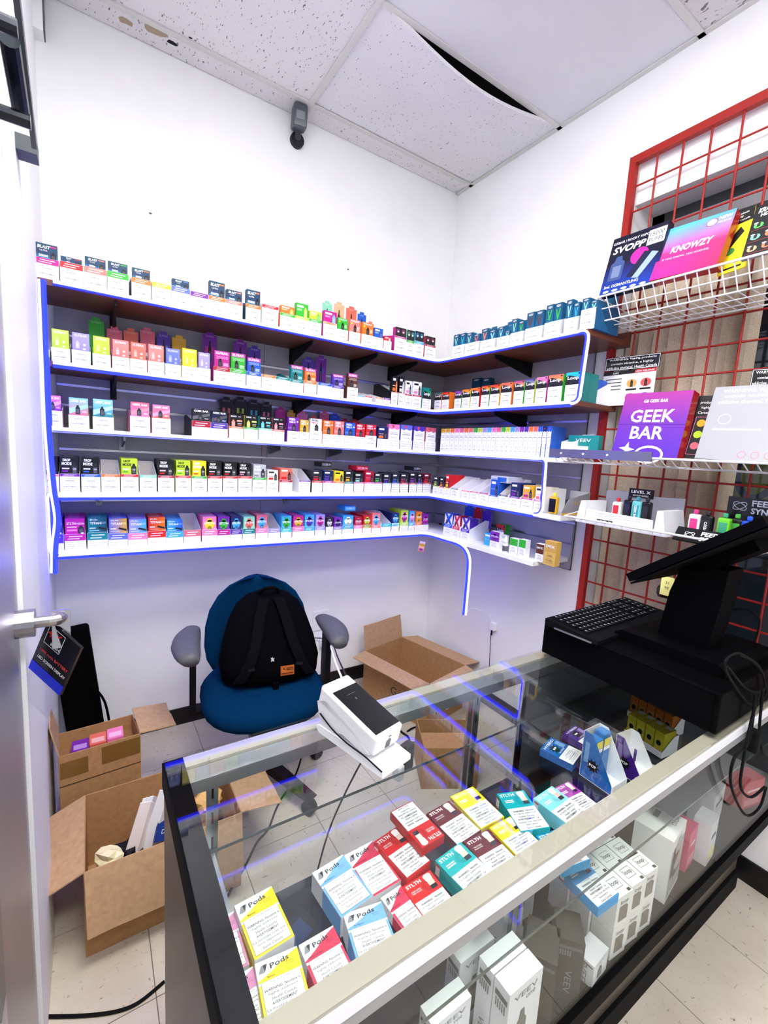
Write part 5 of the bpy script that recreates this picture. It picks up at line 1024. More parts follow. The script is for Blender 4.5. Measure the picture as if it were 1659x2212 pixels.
# backpack leaning on the backrest
bp_ = thing('backpack', 'black backpack with straps and orange patch sitting on the chair', 'backpack', (-1.335, -.64, .497), math.radians(-8)); bp_.scale = (1.05, 1.1, .96)
def bag(z, w, y, t, n=24): return [(w*math.copysign(abs(math.cos(a))**.75, math.cos(a)), y+t*math.copysign(abs(math.sin(a))**.8, math.sin(a)), z) for a in [2*math.pi*i/n for i in range(n)]]
MB().loft([bag(.0, .15, .03, .075), bag(.015, .185, .03, .095), bag(.08, .195, .045, .1), bag(.16, .18, .07, .09), bag(.24, .155, .095, .075), bag(.3, .125, .11, .06), bag(.335, .085, .118, .04), bag(.35, .04, .122, .02)], (9, 9, 12)).obj('body', 'fabric', bp_, smooth=True)
for sx in (-1, 1):
    pts = [(sx*.03, .06, .338), (sx*.05, .018, .27), (sx*.07, -.025, .18), (sx*.1, -.055, .1), (sx*.135, -.06, .04)]
    rings = [[(x-.02, y, z), (x+.02, y, z), (x+.02, y-.012, z), (x-.02, y-.012, z)] for x, y, z in smooth_path(pts, 4)]
    MB().loft(rings, (15, 15, 19)).obj('shoulder_strap', 'fabric', bp_); MB().box(sx*.09-.012, sx*.09+.012, -.071, -.055, .085, .095, (30, 30, 34)).obj('buckle', 'plastic', bp_)
MB().tube(smooth_path([(-.04, .1, .345), (-.02, .075, .375), (.02, .075, .375), (.04, .1, .345)], 5), .007, (12, 12, 14), 6).obj('top_handle', 'fabric', bp_)
MB().box(-.01, .012, -.075, -.055, -.11, .02, (8, 8, 10)).obj('hanging_strap', 'fabric', bp_)
pt = MB(Matrix.Translation((.045, -.068, .045)) @ Matrix.Rotation(math.radians(-5), 4, 'X')).box(-.026, .026, 0, .002, 0, .04, (205, 110, 45)).obj('orange_patch', 'paper', bp_)
MB(Matrix.Translation((.045, -.0685, .045)) @ Matrix.Rotation(math.radians(-5), 4, 'X')).text('K', -.012, .024, .01, (60, 30, 15), -.0005, bold=.03).fr(-.004, .028, .022, .032, (70, 35, 15), -.0005).fr(-.004, .021, .022, .025, (70, 35, 15), -.0005).fr(-.022, .006, .022, .012, (110, 50, 20), -.0005).frame(-.024, .002, .024, .038, .0006, (90, 45, 20), -.0005).obj('patch_print', 'paper', pt)
MB(Matrix.Translation((-.01, -.05, .105))).fpoly([(-.006, 0), (0, .004), (.006, 0), (.004, .012), (.008, .016), (.002, .014), (0, .022), (-.003, .015), (-.008, .02), (-.005, .01)], (235, 235, 235), -.004).obj('white_emblem', 'paper', bp_)
# cardboard cartons
KB = (186, 142, 98); KI = (160, 116, 76)
def carton(name, label, loc, rot, w, d, h, flaps, group='cardboard cartons', c=KB, bottom=True, rear=None):
    """open shipping carton: flaps = dict(side -> (length, angle from vertical outwards in degrees))"""
    o = thing(name, label, 'cardboard box', loc, rot, group); t = .004; hr = rear or h
    m = MB(); m.box(-w/2, w/2, -d/2, d/2, 0, t, c); m.box(-w/2, w/2, -d/2, -d/2+t, t, h, c); m.box(-w/2, w/2, d/2-t, d/2, t, hr, c); m.prism([(-d/2+t, t), (d/2-t, t), (d/2-t, hr), (-d/2+t, h)], -w/2, -w/2+t, c, 'x'); m.prism([(-d/2+t, t), (d/2-t, t), (d/2-t, hr), (-d/2+t, h)], w/2-t, w/2, c, 'x')
    m.obj('body', 'cardboard', o)
    for s, (ln, an) in flaps.items():
        a = math.radians(an); L_ = w if s in 'fb' else d
        Mf = {'f': Matrix.Translation((0, -d/2+t/2, h+.0005)), 'b': Matrix.Translation((0, d/2-t/2, hr+.0005)) @ Matrix.Rotation(math.pi, 4, 'Z'), 'l': Matrix.Translation((-w/2+t/2, 0, h+.0005)) @ Matrix.Rotation(-math.pi/2, 4, 'Z'), 'r': Matrix.Translation((w/2-t/2, 0, h+.0005)) @ Matrix.Rotation(math.pi/2, 4, 'Z')}[s] @ Matrix.Rotation(a, 4, 'X')
        e = .004; n = 7; pts = [(-L_/2+.002, .0), (L_/2-.002, 0), (L_/2-.006, ln)]+[(L_/2-.006-(L_-.012)*(i+1)/n, ln-random.uniform(0, e)) for i in range(n-1)]+[(-L_/2+.006, ln)]
        MB(Mf).prism(pts, -t/2, t/2, tint(c, .16), 'y').obj('flap', 'cardboard', o)
    return o
# big carton beside the showcase
B1 = carton('cardboard_box', 'large open cardboard box full of wrappers beside the showcase end', (-1.772, -.862, 0), 0, .43, .32, .268, {'f': (.17, 163), 'l': (.16, 112), 'r': (.14, 100)})
def crumple(name, label, loc, r, c, cat='wrapper', flat=.6, s=0):
    rnd = random.Random(s); o = thing(name, label, cat, loc, rnd.uniform(0, 6), 'wrappers in the big carton'); bm = bmesh.new(); bmesh.ops.create_icosphere(bm, subdivisions=2, radius=r)
    for v in bm.verts: v.co = v.co*rnd.uniform(.6, 1.25); v.co.z *= flat
    bm.verts.index_update(); MB().mesh([v.co.copy() for v in bm.verts], [tuple(v.index for v in f.verts) for f in bm.faces], c).obj('paper', 'paper', o); bm.free(); return o
zc_ = .2
crumple('crumpled_paper', 'crumpled cream and gold wrapper at the left of the big carton', (-1.925, -.945, zc_+.02), .04, (236, 224, 180), s=1); crumple('crumpled_paper', 'pink crumpled plastic liner at the rim of the big carton', (-1.93, -.94, zc_-.03), .04, (232, 205, 200), s=2); crumple('crumpled_paper', 'black plastic scrap in the middle of the big carton', (-1.87, -.9, zc_-.02), .05, (14, 14, 16), s=3)
crumple('crumpled_paper', 'crumpled orange and white wrapper at the right of the big carton', (-1.63, -.86, zc_+.02), .05, (240, 190, 120), s=4); crumple('crumpled_paper', 'grey tissue heap at the back of the big carton', (-1.72, -.79, zc_-.03), .06, (190, 180, 175), s=5)
for i, (x, y, a, h) in enumerate(((-1.86, -.92, .15, .17), (-1.815, -.92, -.2, .2), (-1.84, -.87, .4, .14))):
    o = thing('folded_paper', ['pale pink folded carton sheet standing in the big carton', 'tall white folded carton sheet standing in the big carton', 'small white folded sheet behind the tall one'][i], 'paper', (x, y, zc_-.03), a, 'wrappers in the big carton'); Mf = Matrix.Rotation(.25, 4, 'Y'); MB(Mf).mesh([(-.03, 0, 0), (.0, -.015, 0), (.035, .0, 0), (-.022, 0, h), (.004, -.012, h*1.04), (.03, .004, h*.9), (-.03, .003, 0), (.0, -.012, 0), (.035, .003, 0), (-.022, .003, h), (.004, -.009, h*1.04), (.03, .007, h*.9)], [(0, 1, 4, 3), (1, 2, 5, 4), (7, 6, 9, 10), (8, 7, 10, 11), (0, 3, 9, 6), (2, 8, 11, 5), (3, 4, 10, 9), (4, 5, 11, 10), (1, 0, 6, 7), (2, 1, 7, 8)], (250, 236, 234) if i == 0 else (250, 250, 250)).obj('sheet', 'paper', o)
o = thing('blue_carton', 'dark blue flattened carton with white lettering in the big carton', 'carton', (-1.775, -.95, zc_+.01), .2, 'wrappers in the big carton'); Mf = Matrix.Rotation(.35, 4, 'Y') @ Matrix.Rotation(-.3, 4, 'X'); MB(Mf).box(-.035, .035, 0, .008, 0, .06, (30, 60, 140)).obj('box', 'paper', o); MB(Mf).text('DOU', 0, .02, .012, WHITE, -.0006, maxw=.06).obj('lettering', 'paper', o)
# carton behind it by the left wall
B2 = carton('cardboard_box', 'open cardboard box with packing tape standing by the left wall', (-1.942, -.515, 0), math.radians(4), .245, .19, .375, {'l': (.11, 12), 'r': (.125, 95)}, rear=.35)
MB(Matrix.Translation((0, -.0958, 0))).fr(-.12, .29, -.04, .35, (128, 92, 44), 0).fr(-.0, .30, .12, .365, (128, 92, 44), 0).obj('tape', 'gloss', B2); MB(Matrix.Translation((0, -.0958, 0))).fr(-.1225, .262, .1225, .265, (70, 46, 26), -.0002).obj('crease', 'matte', B2)
for i, (x, c, z) in enumerate(((-2.0, 'purple', .325), (-1.945, 'coral', .335), (-1.89, 'pink', .34))):
    o = thing('vape_carton', '%s carton lying inside the taped cardboard box' % c, 'carton', (x, -.53, z-.03), 0, 'cartons inside the taped box'); MB().box(-.026, .026, 0, .07, 0, .03, c).obj('box', 'paper', o); MB(Matrix.Translation((0, 0, .0305)) @ Matrix.Rotation(-math.pi/2, 4, 'X')).fr(-.02, .01, .02, .04, tint(c, .5)).obj('printed_top', 'paper', o)
o = thing('cardboard_insert', 'flat cardboard sheet filling the taped box under the cartons', 'cardboard', (-1.942, -.515, .27), math.radians(4)); MB().box(-.117, .117, -.09, .09, 0, .024, KI).obj('sheet', 'cardboard', o)
# carton in the corner
B3 = carton('cardboard_box', 'open cardboard box with raised flaps in the far corner', (-.3725, -.365, 0), math.radians(12.5), .335, .5, .262, {'b': (.15, 10), 'l': (.10, 97), 'r': (.16, 101), 'f': (.13, 97)})
MB(Matrix.Translation((0, -.2508, 0))).fr(.0, .05, .11, .17, (236, 230, 222), -.0004).text('TXI', .03, .058, .016, K, -.0008, bold=.02).fr(.02, .085, .09, .12, (150, 110, 100), -.0007).fr(.02, .13, .09, .155, (170, 160, 160), -.0007).fpoly([(-.1, .09), (-.09, .115), (-.08, .09)], K, -.0006).fr(-.093, .06, -.087, .09, K, -.0006).obj('shipping_label', 'paper', B3)
MB(Matrix.Translation((-.168, 0, 0)) @ Matrix.Rotation(-math.pi/2, 4, 'Z')).text('Gorill', .06, .09, .05, (30, 24, 20), 0).obj('printed_lettering', 'paper', B3)
o = thing('red_white_box', 'small white and red leaflet box inside the corner carton', 'carton', (-.44, -.27, .0045), .6); MB().box(-.06, .06, -.03, .03, 0, .05, (200, 40, 40), (240, 240, 240)).obj('box', 'paper', o); MB(Matrix.Translation((0, 0, .0505)) @ Matrix.Rotation(-math.pi/2, 4, 'X')).fr(-.05, -.02, .03, -.015, 'grey').fr(-.05, -.005, .03, .0, 'grey').fr(-.05, .01, .03, .015, 'grey').obj('printed_top', 'paper', o)
o = thing('cable_bundle', 'small tangle of black and white cable inside the corner carton', 'cable', (-.36, -.33, .006)); MB().tube(smooth_path([(0, 0, .005), (.03, .02, .012), (.05, -.01, .008), (.01, -.03, .014), (-.02, -.01, .008), (.02, .03, .016)], 5), .004, K, 6).obj('black_cable', 'rubber', o); MB().tube(smooth_path([(.02, 0, .025), (.04, .02, .03), (.06, -.01, .025)], 5), .003, WHITE, 6).obj('white_cable', 'plastic', o)
# small cartons behind the showcase door
carton('cardboard_box', 'small closed cardboard box on the floor behind the showcase', (-.60, -.93, 0), math.radians(-28), .25, .22, .19, {}, )
MB(Matrix.Translation((-.60, -.93, .1905)) @ Matrix.Rotation(math.radians(-28), 4, 'Z')).box(-.125, .125, -.11, -.001, 0, .004, KB).obj('lid_flap', 'cardboard', None).name = 'lid_flap'
lf = bpy.data.objects['lid_flap']; bx_ = [q for q in COL.objects if q.name.startswith('cardboard_box')][-1]
lf.parent = bx_; lf.matrix_parent_inverse = (Matrix.Translation((-.60, -.93, 0)) @ Matrix.Rotation(math.radians(-28), 4, 'Z')).inverted()
# black soft case leaning in the left corner
o = thing('black_case', 'long black soft case leaning in the left corner', 'bag', (-1.972, -.12, 0))
MB(Matrix.Rotation(math.radians(-6), 4, 'Y') @ Matrix.Rotation(math.radians(-5), 4, 'X')).rbox(-.068, .068, -.04, .04, .002, .625, (7, 7, 8), .014, 3).obj('case', 'fabric', o)
MB().tube(smooth_path([(.0, -.047, .4), (.055, -.05, .3), (.075, -.05, .12), (.062, -.05, .05), (.05, -.04, .02)], 5), .005, (10, 10, 11), 6).obj('strap', 'fabric', o)
# cables on the floor
for lb, pts, r in (('thin black cable running across the floor under the showcase', [(655, 1618), (640, 1670), (600, 1740), (580, 1790), (555, 1820), (530, 1870), (500, 1920), (470, 1985)], .004), ('black cable lying on the floor beside the door', [(100, 2196), (180, 2194), (250, 2185), (300, 2165), (355, 2120)], .004), ('black cable lying on the floor by the corner carton', [(880, 1580), (900, 1570), (960, 1562), (1000, 1572), (1020, 1590)], .005), ('second black cable curving over the floor near the corner carton', [(880, 1602), (930, 1606), (980, 1612), (1010, 1608)], .003)):
    P = [atz(u, v, .005) for u, v in pts]; o = thing('floor_cable', lb, 'cable', tuple(P[0])); MB().tube(smooth_path([p-P[0] for p in P], 5), r, K, 6).obj('cable', 'rubber', o)
# ================================================================ RIGHT WALL: BLINDS, RED GRID, WIRE BASKETS AND THEIR GOODS
# vertical blinds in the window recess
vb = thing('vertical_blind', 'beige vertical blind hanging from a grey head rail in the window', 'blind', (.08, -1.2, 2.40))
MB().box(-.03, .03, -1.0, .03, 0, .05, (118, 116, 122)).obj('head_rail', 'paint', vb)
for i in range(9):
    y, a = [(-.0, .5), (-.055, .35), (-.115, .2), (-.175, .12), (-.235, .1), (-.29, .35), (-.345, 1.15), (-.405, 1.3), (-.9, 1.3)][i]
    MB(Matrix.Translation((.0, y, 0)) @ Matrix.Rotation(a, 4, 'Z')).loft([[(-.006, -.044, z), (.003, 0, z), (-.006, .044, z), (-.0075, .044, z), (.0015, 0, z), (-.0075, -.044, z)] for z in (-1.98, -.03)], (226, 208, 186)).obj('slat', 'fabric', vb)
    MB().box(-.004, .004, y-.006, y+.006, -.04, 0, (225, 225, 225)).obj('clip', 'plastic', vb)
# yellow sign outside
o = thing('outdoor_sign', 'yellow sign board with grey outlined lettering outside the window', 'sign', (.55, -1.35, 1.22)); MB().box(0, .02, -.95, .35, 0, .6, (240, 226, 110)).obj('board', 'paint', o)
m = MB(Matrix.Translation((-.0005, -.1, .0)) @ Matrix.Rotation(RZ90, 4, 'Z'))
for q, (x, z) in enumerate(((.1, .12), (.42, .12), (.7, .12))): m.ring(x, z+.14, .09, .15, .03, (120, 122, 130), -.0005, 14); m.fpoly([(x+.13, z), (x+.19, z), (x+.23, z+.28), (x+.17, z+.28)], (150, 150, 175), -.0007); m.fpoly([(x+.16, z+.28), (x+.2, z+.28), (x+.27, z), (x+.22, z)], (120, 122, 130), -.0009)
m.fr(-.2, .45, .5, .47, (120, 118, 60), -.0005); m.obj('lettering', 'paint', o)
# red welded grid panel
RED = (158, 36, 30); GX = -.035
gp = thing('grid_panel', 'red welded wire grid panel mounted over the window', 'grid panel', (GX, -1.14, .72)); zt = 2.715-.72; yl = 1.2
MB().box(-.012, .012, -.028, 0, 0, zt, RED).obj('frame_post', 'paint', gp); MB().box(-.012, .012, -yl, -.0285, zt-.03, zt, RED).obj('frame_rail', 'paint', gp); MB().box(-.012, .012, -yl, -.0285, 0, .03, RED).obj('frame_rail', 'paint', gp)
wv = MB().cyl((0, 0, .03), (0, 0, zt-.03), 0.004, RED, 6).data('wire', 'paint'); wh = MB().cyl((.0062, -.028, 0), (.0062, -yl, 0), 0.004, RED, 6).data('wire', 'paint')
for i in range(1, 13): put('vertical_wire', wv, gp, (0, -.014-.0945*i, 0))
for i in range(1, 20): put('horizontal_wire', wh, gp, (0, 0, zt-.015-.099*i))
# wire baskets hooked on the grid
def basket(z, y0, x1, lip, label, ylen=.85):
    o = thing('wire_basket', label, 'wire shelf', (GX-.014, y0, z), 0, 'white wire baskets'); W = (236, 234, 238); D = abs(x1)-abs(GX)-.014
    fx_, fz = -D, 0.; bx__, bz_ = -D+.055, -lip
    MB().cyl((fx_, 0, fz), (fx_, -ylen, fz), .004, W, 8).obj('front_rail', 'paint', o)
    if lip > .03: MB().cyl((bx__, 0, bz_), (bx__, -ylen, bz_), .003, W, 6).obj('lower_rail', 'paint', o); MB().cyl(((fx_+bx__)/2, 0, -lip/2), ((fx_+bx__)/2, -ylen, -lip/2), .0025, W, 6).obj('middle_rail', 'paint', o)
    MB().cyl((-.002, 0, bz_), (-.002, -ylen, bz_), .003, W, 6).obj('back_rail', 'paint', o)
    for q in (.33, .66): MB().cyl((bx__*q, 0, bz_-.003), (bx__*q, -ylen, bz_-.003), .002, W, 6).obj('floor_rail', 'paint', o)
    wr = MB().tube([(fx_, 0, fz), (bx__, 0, bz_), (-.002, 0, bz_)], .002, W, 6).data('cross_wire', 'paint')
    for i in range(int(ylen/.034)+1): put('cross_wire', wr, o, (0, -.034*i, 0))
    for yy in (0, -ylen): MB().tube([(fx_, yy, fz+.001), (-.002, yy, bz_+.06), (-.002, yy, bz_)], .0025, W, 6).obj('end_brace', 'paint', o)
    return o
basket(2.088, -1.235, -.30, .075, 'white wire basket high on the red grid holding promotional boxes'); b2 = basket(1.487, -1.10, -.30, .026, 'white wire basket at eye level holding the purple box', 1.0); basket(1.236, -1.2, -.30, .02, 'white wire basket holding the device displays', .9)
MB().box(-.262, -.255, -.42, .0, -.012, .022, (150, 150, 156)).obj('price_strip', 'metal', b2)
for y in (-.06, -.16, -.26): MB().cyl((-.2625, y, .005), (-.266, y, .005), .004, WHITE, 8).obj('stud', 'plastic', b2)
def lean(bl, br, tl, xb, xt, th, name, label, cat, c, grp=None, side=None):
    BL, BR, TL = atx(*bl, xb), atx(*br, xb), atx(*tl, xt); r = BR-BL; w = r.length; r.normalize(); u = TL-BL; u = u-r*u.dot(r); h = u.length; u.normalize(); n = r.cross(u)
    o = thing(name, label, cat, BL+r*w/2, Matrix(((r.x, -n.x, u.x), (r.y, -n.y, u.y), (r.z, -n.z, u.z))).to_euler(), grp)
    MB().box(-w/2, w/2, 0, th, 0, h, side or c, None, c).obj('box' if th > .01 else 'card', 'gloss', o); return o, w, h
GB = 'boxes and posters in the wire baskets'
o, w, h = lean((1294, 640), (1412, 610), (1335, 515), -.285, -.235, .03, 'promo_box', 'dark blue promotional box with device pictures, left in top basket', 'box', (14, 16, 40), GB)
m = MB(); m.fr(-w/2, 0, w/2, h*.5, (20, 60, 170), -.0004, (28, 20, 60)); m.disc(w*.1, h*.55, w*.16, h*.14, (190, 40, 150), -.0005); m.text('OXBAR | ROCKY VAPOR', -w*.12, h*.86, h*.055, WHITE, -.0008, bold=.01, maxw=w*.7); m.text('SVOPP', -w*.14, h*.70, h*.12, WHITE, -.0008, bold=.03, shear=.2, w=w*.6); m.fr(w*.18, h*.68, w*.48, h*.93, (235, 235, 240), -.0006); m.text('15000', w*.33, h*.82, h*.07, (20, 20, 40), -.0009, w=w*.24); m.text('PUFFS', w*.33, h*.72, h*.07, (20, 20, 40), -.0009, w=w*.24); m.obj('printed_front', 'gloss', o)
m = MB(); device(m, -w*.28, h*.22, w*.26, h*.42, (60, 80, 130), -.0009); m.fpoly([(-w*.05, h*.22), (w*.1, h*.2), (w*.34, h*.56), (w*.18, h*.6)], (25, 30, 60), -.0009); m.fpoly([(w*.06, h*.18), (w*.18, h*.16), (w*.44, h*.52), (w*.32, h*.56)], (150, 170, 215), -.0011); m.obj('device_picture', 'gloss', o); m = MB(); m.text('3ml. DISMANTLING', -w*.12, h*.1, h*.05, WHITE, -.0009, bold=.01, maxw=w*.7); 
for q in range(5): m.disc(-w*.38+q*w*.17, h*.04, w*.06, h*.022, (210, 210, 220), -.0009, 10)
m.obj('lettering', 'gloss', o)
o, w, h = lean((1402, 607), (1548, 572), (1458, 492), -.293, -.225, .035, 'promo_box', 'blue to red gradient promotional box in the middle of the top basket', 'box', (214, 40, 90), GB, (170, 34, 30))
m = MB(); m.poly([(-w/2, -.0004, 0), (w/2, -.0004, 0), (w/2, -.0004, h*.5), (-w/2, -.0004, h*.5)], [(190, 40, 150), (225, 45, 95), (225, 50, 105), (205, 50, 130)]); m.poly([(-w/2, -.0004, h*.5), (w/2, -.0004, h*.5), (w/2, -.0004, h), (-w/2, -.0004, h)], [(190, 70, 160), (225, 50, 105), (80, 160, 225), (70, 190, 230)]); m.text('KNOWZY', 0, h*.46, h*.13, WHITE, -.0008, bold=.03, shear=.15, w=w*.62); m.text('IF YOU KNOW, YOU KNOWZ.', -w*.05, h*.34, h*.04, (250, 220, 230), -.0008, bold=.01, w=w*.7); m.ring(w*.2, h*.86, w*.08, h*.07, .002, (170, 30, 70), -.0009); m.disc(w*.2, h*.86, w*.07, h*.06, WHITE, -.0008); m.text('NEW', w*.38, h*.87, h*.06, WHITE, -.0008, bold=.03, w=w*.18); m.text('RELEASE', w*.38, h*.81, h*.035, WHITE, -.0008, w=w*.18); m.obj('printed_front', 'gloss', o)
o, w, h = lean((1549, 597), (1612, 575), (1588, 462), -.235, -.175, .004, 'promo_poster', 'yellow poster with black warning header in the top basket', 'poster', (240, 218, 30), GB)
m = MB(); m.fr(-w/2, 0, w/2, h, (240, 218, 30), -.0002); m.fr(-w/2, h*.78, w/2, h, (14, 14, 16), -.0004); m.text('products', w*.1, h*.92, h*.04, WHITE, -.0008, bold=.01, maxw=w*.6); m.text('highly', w*.0, h*.87, h*.04, WHITE, -.0008, bold=.01, maxw=w*.4); m.text('Canada', w*.2, h*.82, h*.03, WHITE, -.0008, maxw=w*.5); m.fpoly([(-w*.4, h*.5), (w*.1, h*.72), (w*.25, h*.62), (-w*.3, h*.36)], (16, 16, 16), -.0006); m.disc(-w*.2, h*.35, w*.2, h*.06, (60, 130, 60), -.0006); m.fr(-w*.5, h*.05, w*.3, h*.08, K, -.0006); m.obj('printed_front', 'paper', o)
o, w, h = lean((1600, 562), (1740, 520), (1640, 445), -.27, -.2, .01, 'promo_poster', 'black poster with rows of flavour pictures at the right edge', 'poster', (22, 22, 26), GB, (150, 150, 152))
m = MB(); m.fr(-w/2, 0, w/2, h, (22, 22, 26), -.0002); m.text('KRAZE', -w*.28, h*.84, h*.09, WHITE, -.0006, bold=.04, shear=.2, w=w*.3); m.text('HD', -w*.3, h*.76, h*.06, WHITE, -.0006, bold=.04)
for r in range(3):
    for c in range(4): x, z = -w*.36+c*w*.24, h*(.60-.22*r); cc = [(90, 190, 90), (120, 210, 170), (240, 170, 130)][r] if c % 2 == 0 else (220, 120, 80); m.disc(x, z, w*.085, h*.055, cc, -.0005, 9); m.fr(x-w*.03, z-h*.03, x+w*.03, z+h*.05, (40, 40, 44), -.0007); m.disc(x-w*.05, z+h*.05, w*.04, h*.015, WHITE, -.0008, 8)
    m.fr(-w*.46, h*(.51-.22*r), w*.46, h*(.515-.22*r), (190, 60, 60), -.0006)
m.obj('printed_front', 'paper', o)
# warning board and release poster on the grid
o, w, h = lean((1306, 803), (1424, 792), (1310, 775), -.062, -.062, .003, 'warning_sign', 'black nicotine warning sign with white border on the red grid', 'sign', (14, 14, 16), GB)
MB().frame(-w/2+.002, .002, w/2-.002, h-.002, .002, WHITE, -.0005).text('WARNING: Vaping products', 0, h*.68, h*.2, WHITE, -.0007, bold=.012, w=w*.86).text('contain nicotine, a highly', 0, h*.38, h*.2, WHITE, -.0007, bold=.012, w=w*.78).text('addictive chemical. Health Canada', 0, h*.09, h*.2, WHITE, -.0007, bold=.01, w=w*.92).obj('lettering', 'paper', o)
o, w, h = lean((1296, 878), (1408, 872), (1306, 806), -.06, -.06, .003, 'release_poster', 'white new release poster with device pictures under the warning sign', 'poster', (236, 236, 238), GB)
m = MB(); m.fr(-w/2, 0, w/2, h, (236, 236, 238), -.0002); m.fr(-w/2, h*.9, w/2, h, (20, 20, 22), -.0004); m.fpoly([(w*.1, h*.9), (w*.5, h*.9), (w*.5, h), (w*.14, h)], (200, 30, 50), -.0006); m.text('NEW RELEASE', w*.3, h*.92, h*.05, WHITE, -.0008, bold=.01, w=w*.34); m.text('PUFFS', -w*.25, h*.92, h*.05, WHITE, -.0008, bold=.02)
for c in range(2):
    for r in range(2): x, z = w*(.08+.26*c), h*(.62-.4*r); m.disc(x, z, w*.1, h*.12, [(235, 170, 90), (200, 60, 110), (220, 90, 90), (120, 90, 200)][c*2+r], -.0006, 10); device(m, x, z-h*.1, w*.05, h*.2, K, -.0008); m.fr(x-w*.1, z-h*.2, x+w*.1, z-h*.15, K, -.0006)
for q in range(4): m.fr(-w*.44, h*(.76-.1*q), -w*.12, h*(.79-.1*q), (90, 90, 94), -.0006)
m.obj('printed_front', 'paper', o)
o, w, h = lean((1618, 836), (1760, 830), (1624, 798), -.062, -.062, .003, 'warning_sign', 'black nicotine warning sign cut by the right picture edge', 'sign', (14, 14, 16), GB)
MB().frame(-w/2+.002, .002, w/2-.002, h-.002, .002, WHITE, -.0005).text('WARNING: Vaping products', 0, h*.68, h*.2, WHITE, -.0007, bold=.012, w=w*.86).text('contain nicotine, a highly', 0, h*.38, h*.2, WHITE, -.0007, bold=.012, w=w*.78).text('addictive chemical. Health Canada', 0, h*.09, h*.2, WHITE, -.0007, bold=.01, w=w*.92).obj('lettering', 'paper', o)
# purple box
o, w, h = lean((1320, 982), (1462, 990), (1352, 851), -.25, -.205, .045, 'promo_box', 'purple promotional box with large white lettering in the middle basket', 'box', (110, 40, 170), GB, (172, 24, 30))
m = MB(); m.fr(-w/2, 0, w/2, h*.5, (88, 42, 190), -.0004, (110, 48, 175)); m.fr(-w/2, h*.5, w/2, h, (110, 48, 175), -.0004, (170, 60, 150)); m.fr(-w/2, h*.497, w/2, h*.503, (60, 20, 110), -.0006); m.text('GB GEEK BAR', 0, h*.84, h*.05, WHITE, -.0008, bold=.02, w=w*.36); m.text('GEEK', 0, h*.53, h*.2, (235, 235, 250), -.0008, bold=.02, w=w*.66); m.text('BAR', -w*.02, h*.27, h*.2, (235, 235, 250), -.0008, bold=.02, w=w*.5); m.ring(w*.08, h*.03, w*.22, h*.14, .008, WHITE, -.0008, 18); m.fpoly([(-w*.4, h*.12), (-w*.3, h*.14), (-w*.26, h*.22), (-w*.24, h*.13), (-w*.14, h*.1), (-w*.24, h*.07), (-w*.27, 0), (-w*.3, h*.08)], WHITE, -.0008); m.obj('printed_front', 'gloss', o)
o, w, h = lean((1468, 988), (1515, 992), (1500, 855), -.20, -.15, .004, 'promo_poster', 'narrow black poster with pink frame behind the purple box', 'poster', (24, 24, 28), GB)
m = MB(); m.fr(-w/2, 0, w/2, h, (24, 24, 28), -.0002); m.frame(-w*.3, h*.06, w*.36, h*.66, .0012, 'pink', -.0005); m.text('products', 0, h*.86, h*.05, WHITE, -.0006, w=w*.6); m.text('highly', 0, h*.78, h*.05, WHITE, -.0006, w=w*.4); m.text('Canada', .0, h*.71, h*.04, WHITE, -.0006, w=w*.6); [m.disc(0, h*(.56-.18*q), w*.2, h*.06, ['gold', 'lime', 'rose'][q], -.0006, 9) for q in range(3)]; m.obj('printed_front', 'paper', o)
o, w, h = lean((1500, 990), (1720, 1003), (1556, 836), -.275, -.21, .006, 'promo_poster', 'black poster with glare painted in pale grey, white warning lettering, right edge', 'poster', (168, 168, 174), GB, (40, 40, 44))  # black card: its glare is put into the pale grey base colour
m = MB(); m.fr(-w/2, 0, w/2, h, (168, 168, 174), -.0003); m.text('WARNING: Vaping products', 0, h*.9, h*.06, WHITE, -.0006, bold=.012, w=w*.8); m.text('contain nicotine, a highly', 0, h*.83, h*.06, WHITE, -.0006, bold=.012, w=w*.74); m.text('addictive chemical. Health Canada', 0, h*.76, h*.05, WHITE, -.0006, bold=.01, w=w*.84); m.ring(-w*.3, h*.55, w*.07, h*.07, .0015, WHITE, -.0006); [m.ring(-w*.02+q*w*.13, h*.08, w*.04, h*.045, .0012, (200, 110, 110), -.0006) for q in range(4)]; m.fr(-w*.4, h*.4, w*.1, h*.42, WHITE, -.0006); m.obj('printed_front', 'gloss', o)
o, w, h = lean((1225, 975), (1290, 978), (1230, 940), -.2, -.2, .03, 'display_tray', 'teal tray of cartons beside the purple box in the basket', 'display tray', (30, 140, 140), GB)
MB().text('VEEV', 0, h*.6, h*.2, WHITE, -.0006, w=w*.5).fr(-w*.45, h*.05, w*.2, h*.35, WHITE, -.0005).obj('printed_front', 'paper', o)
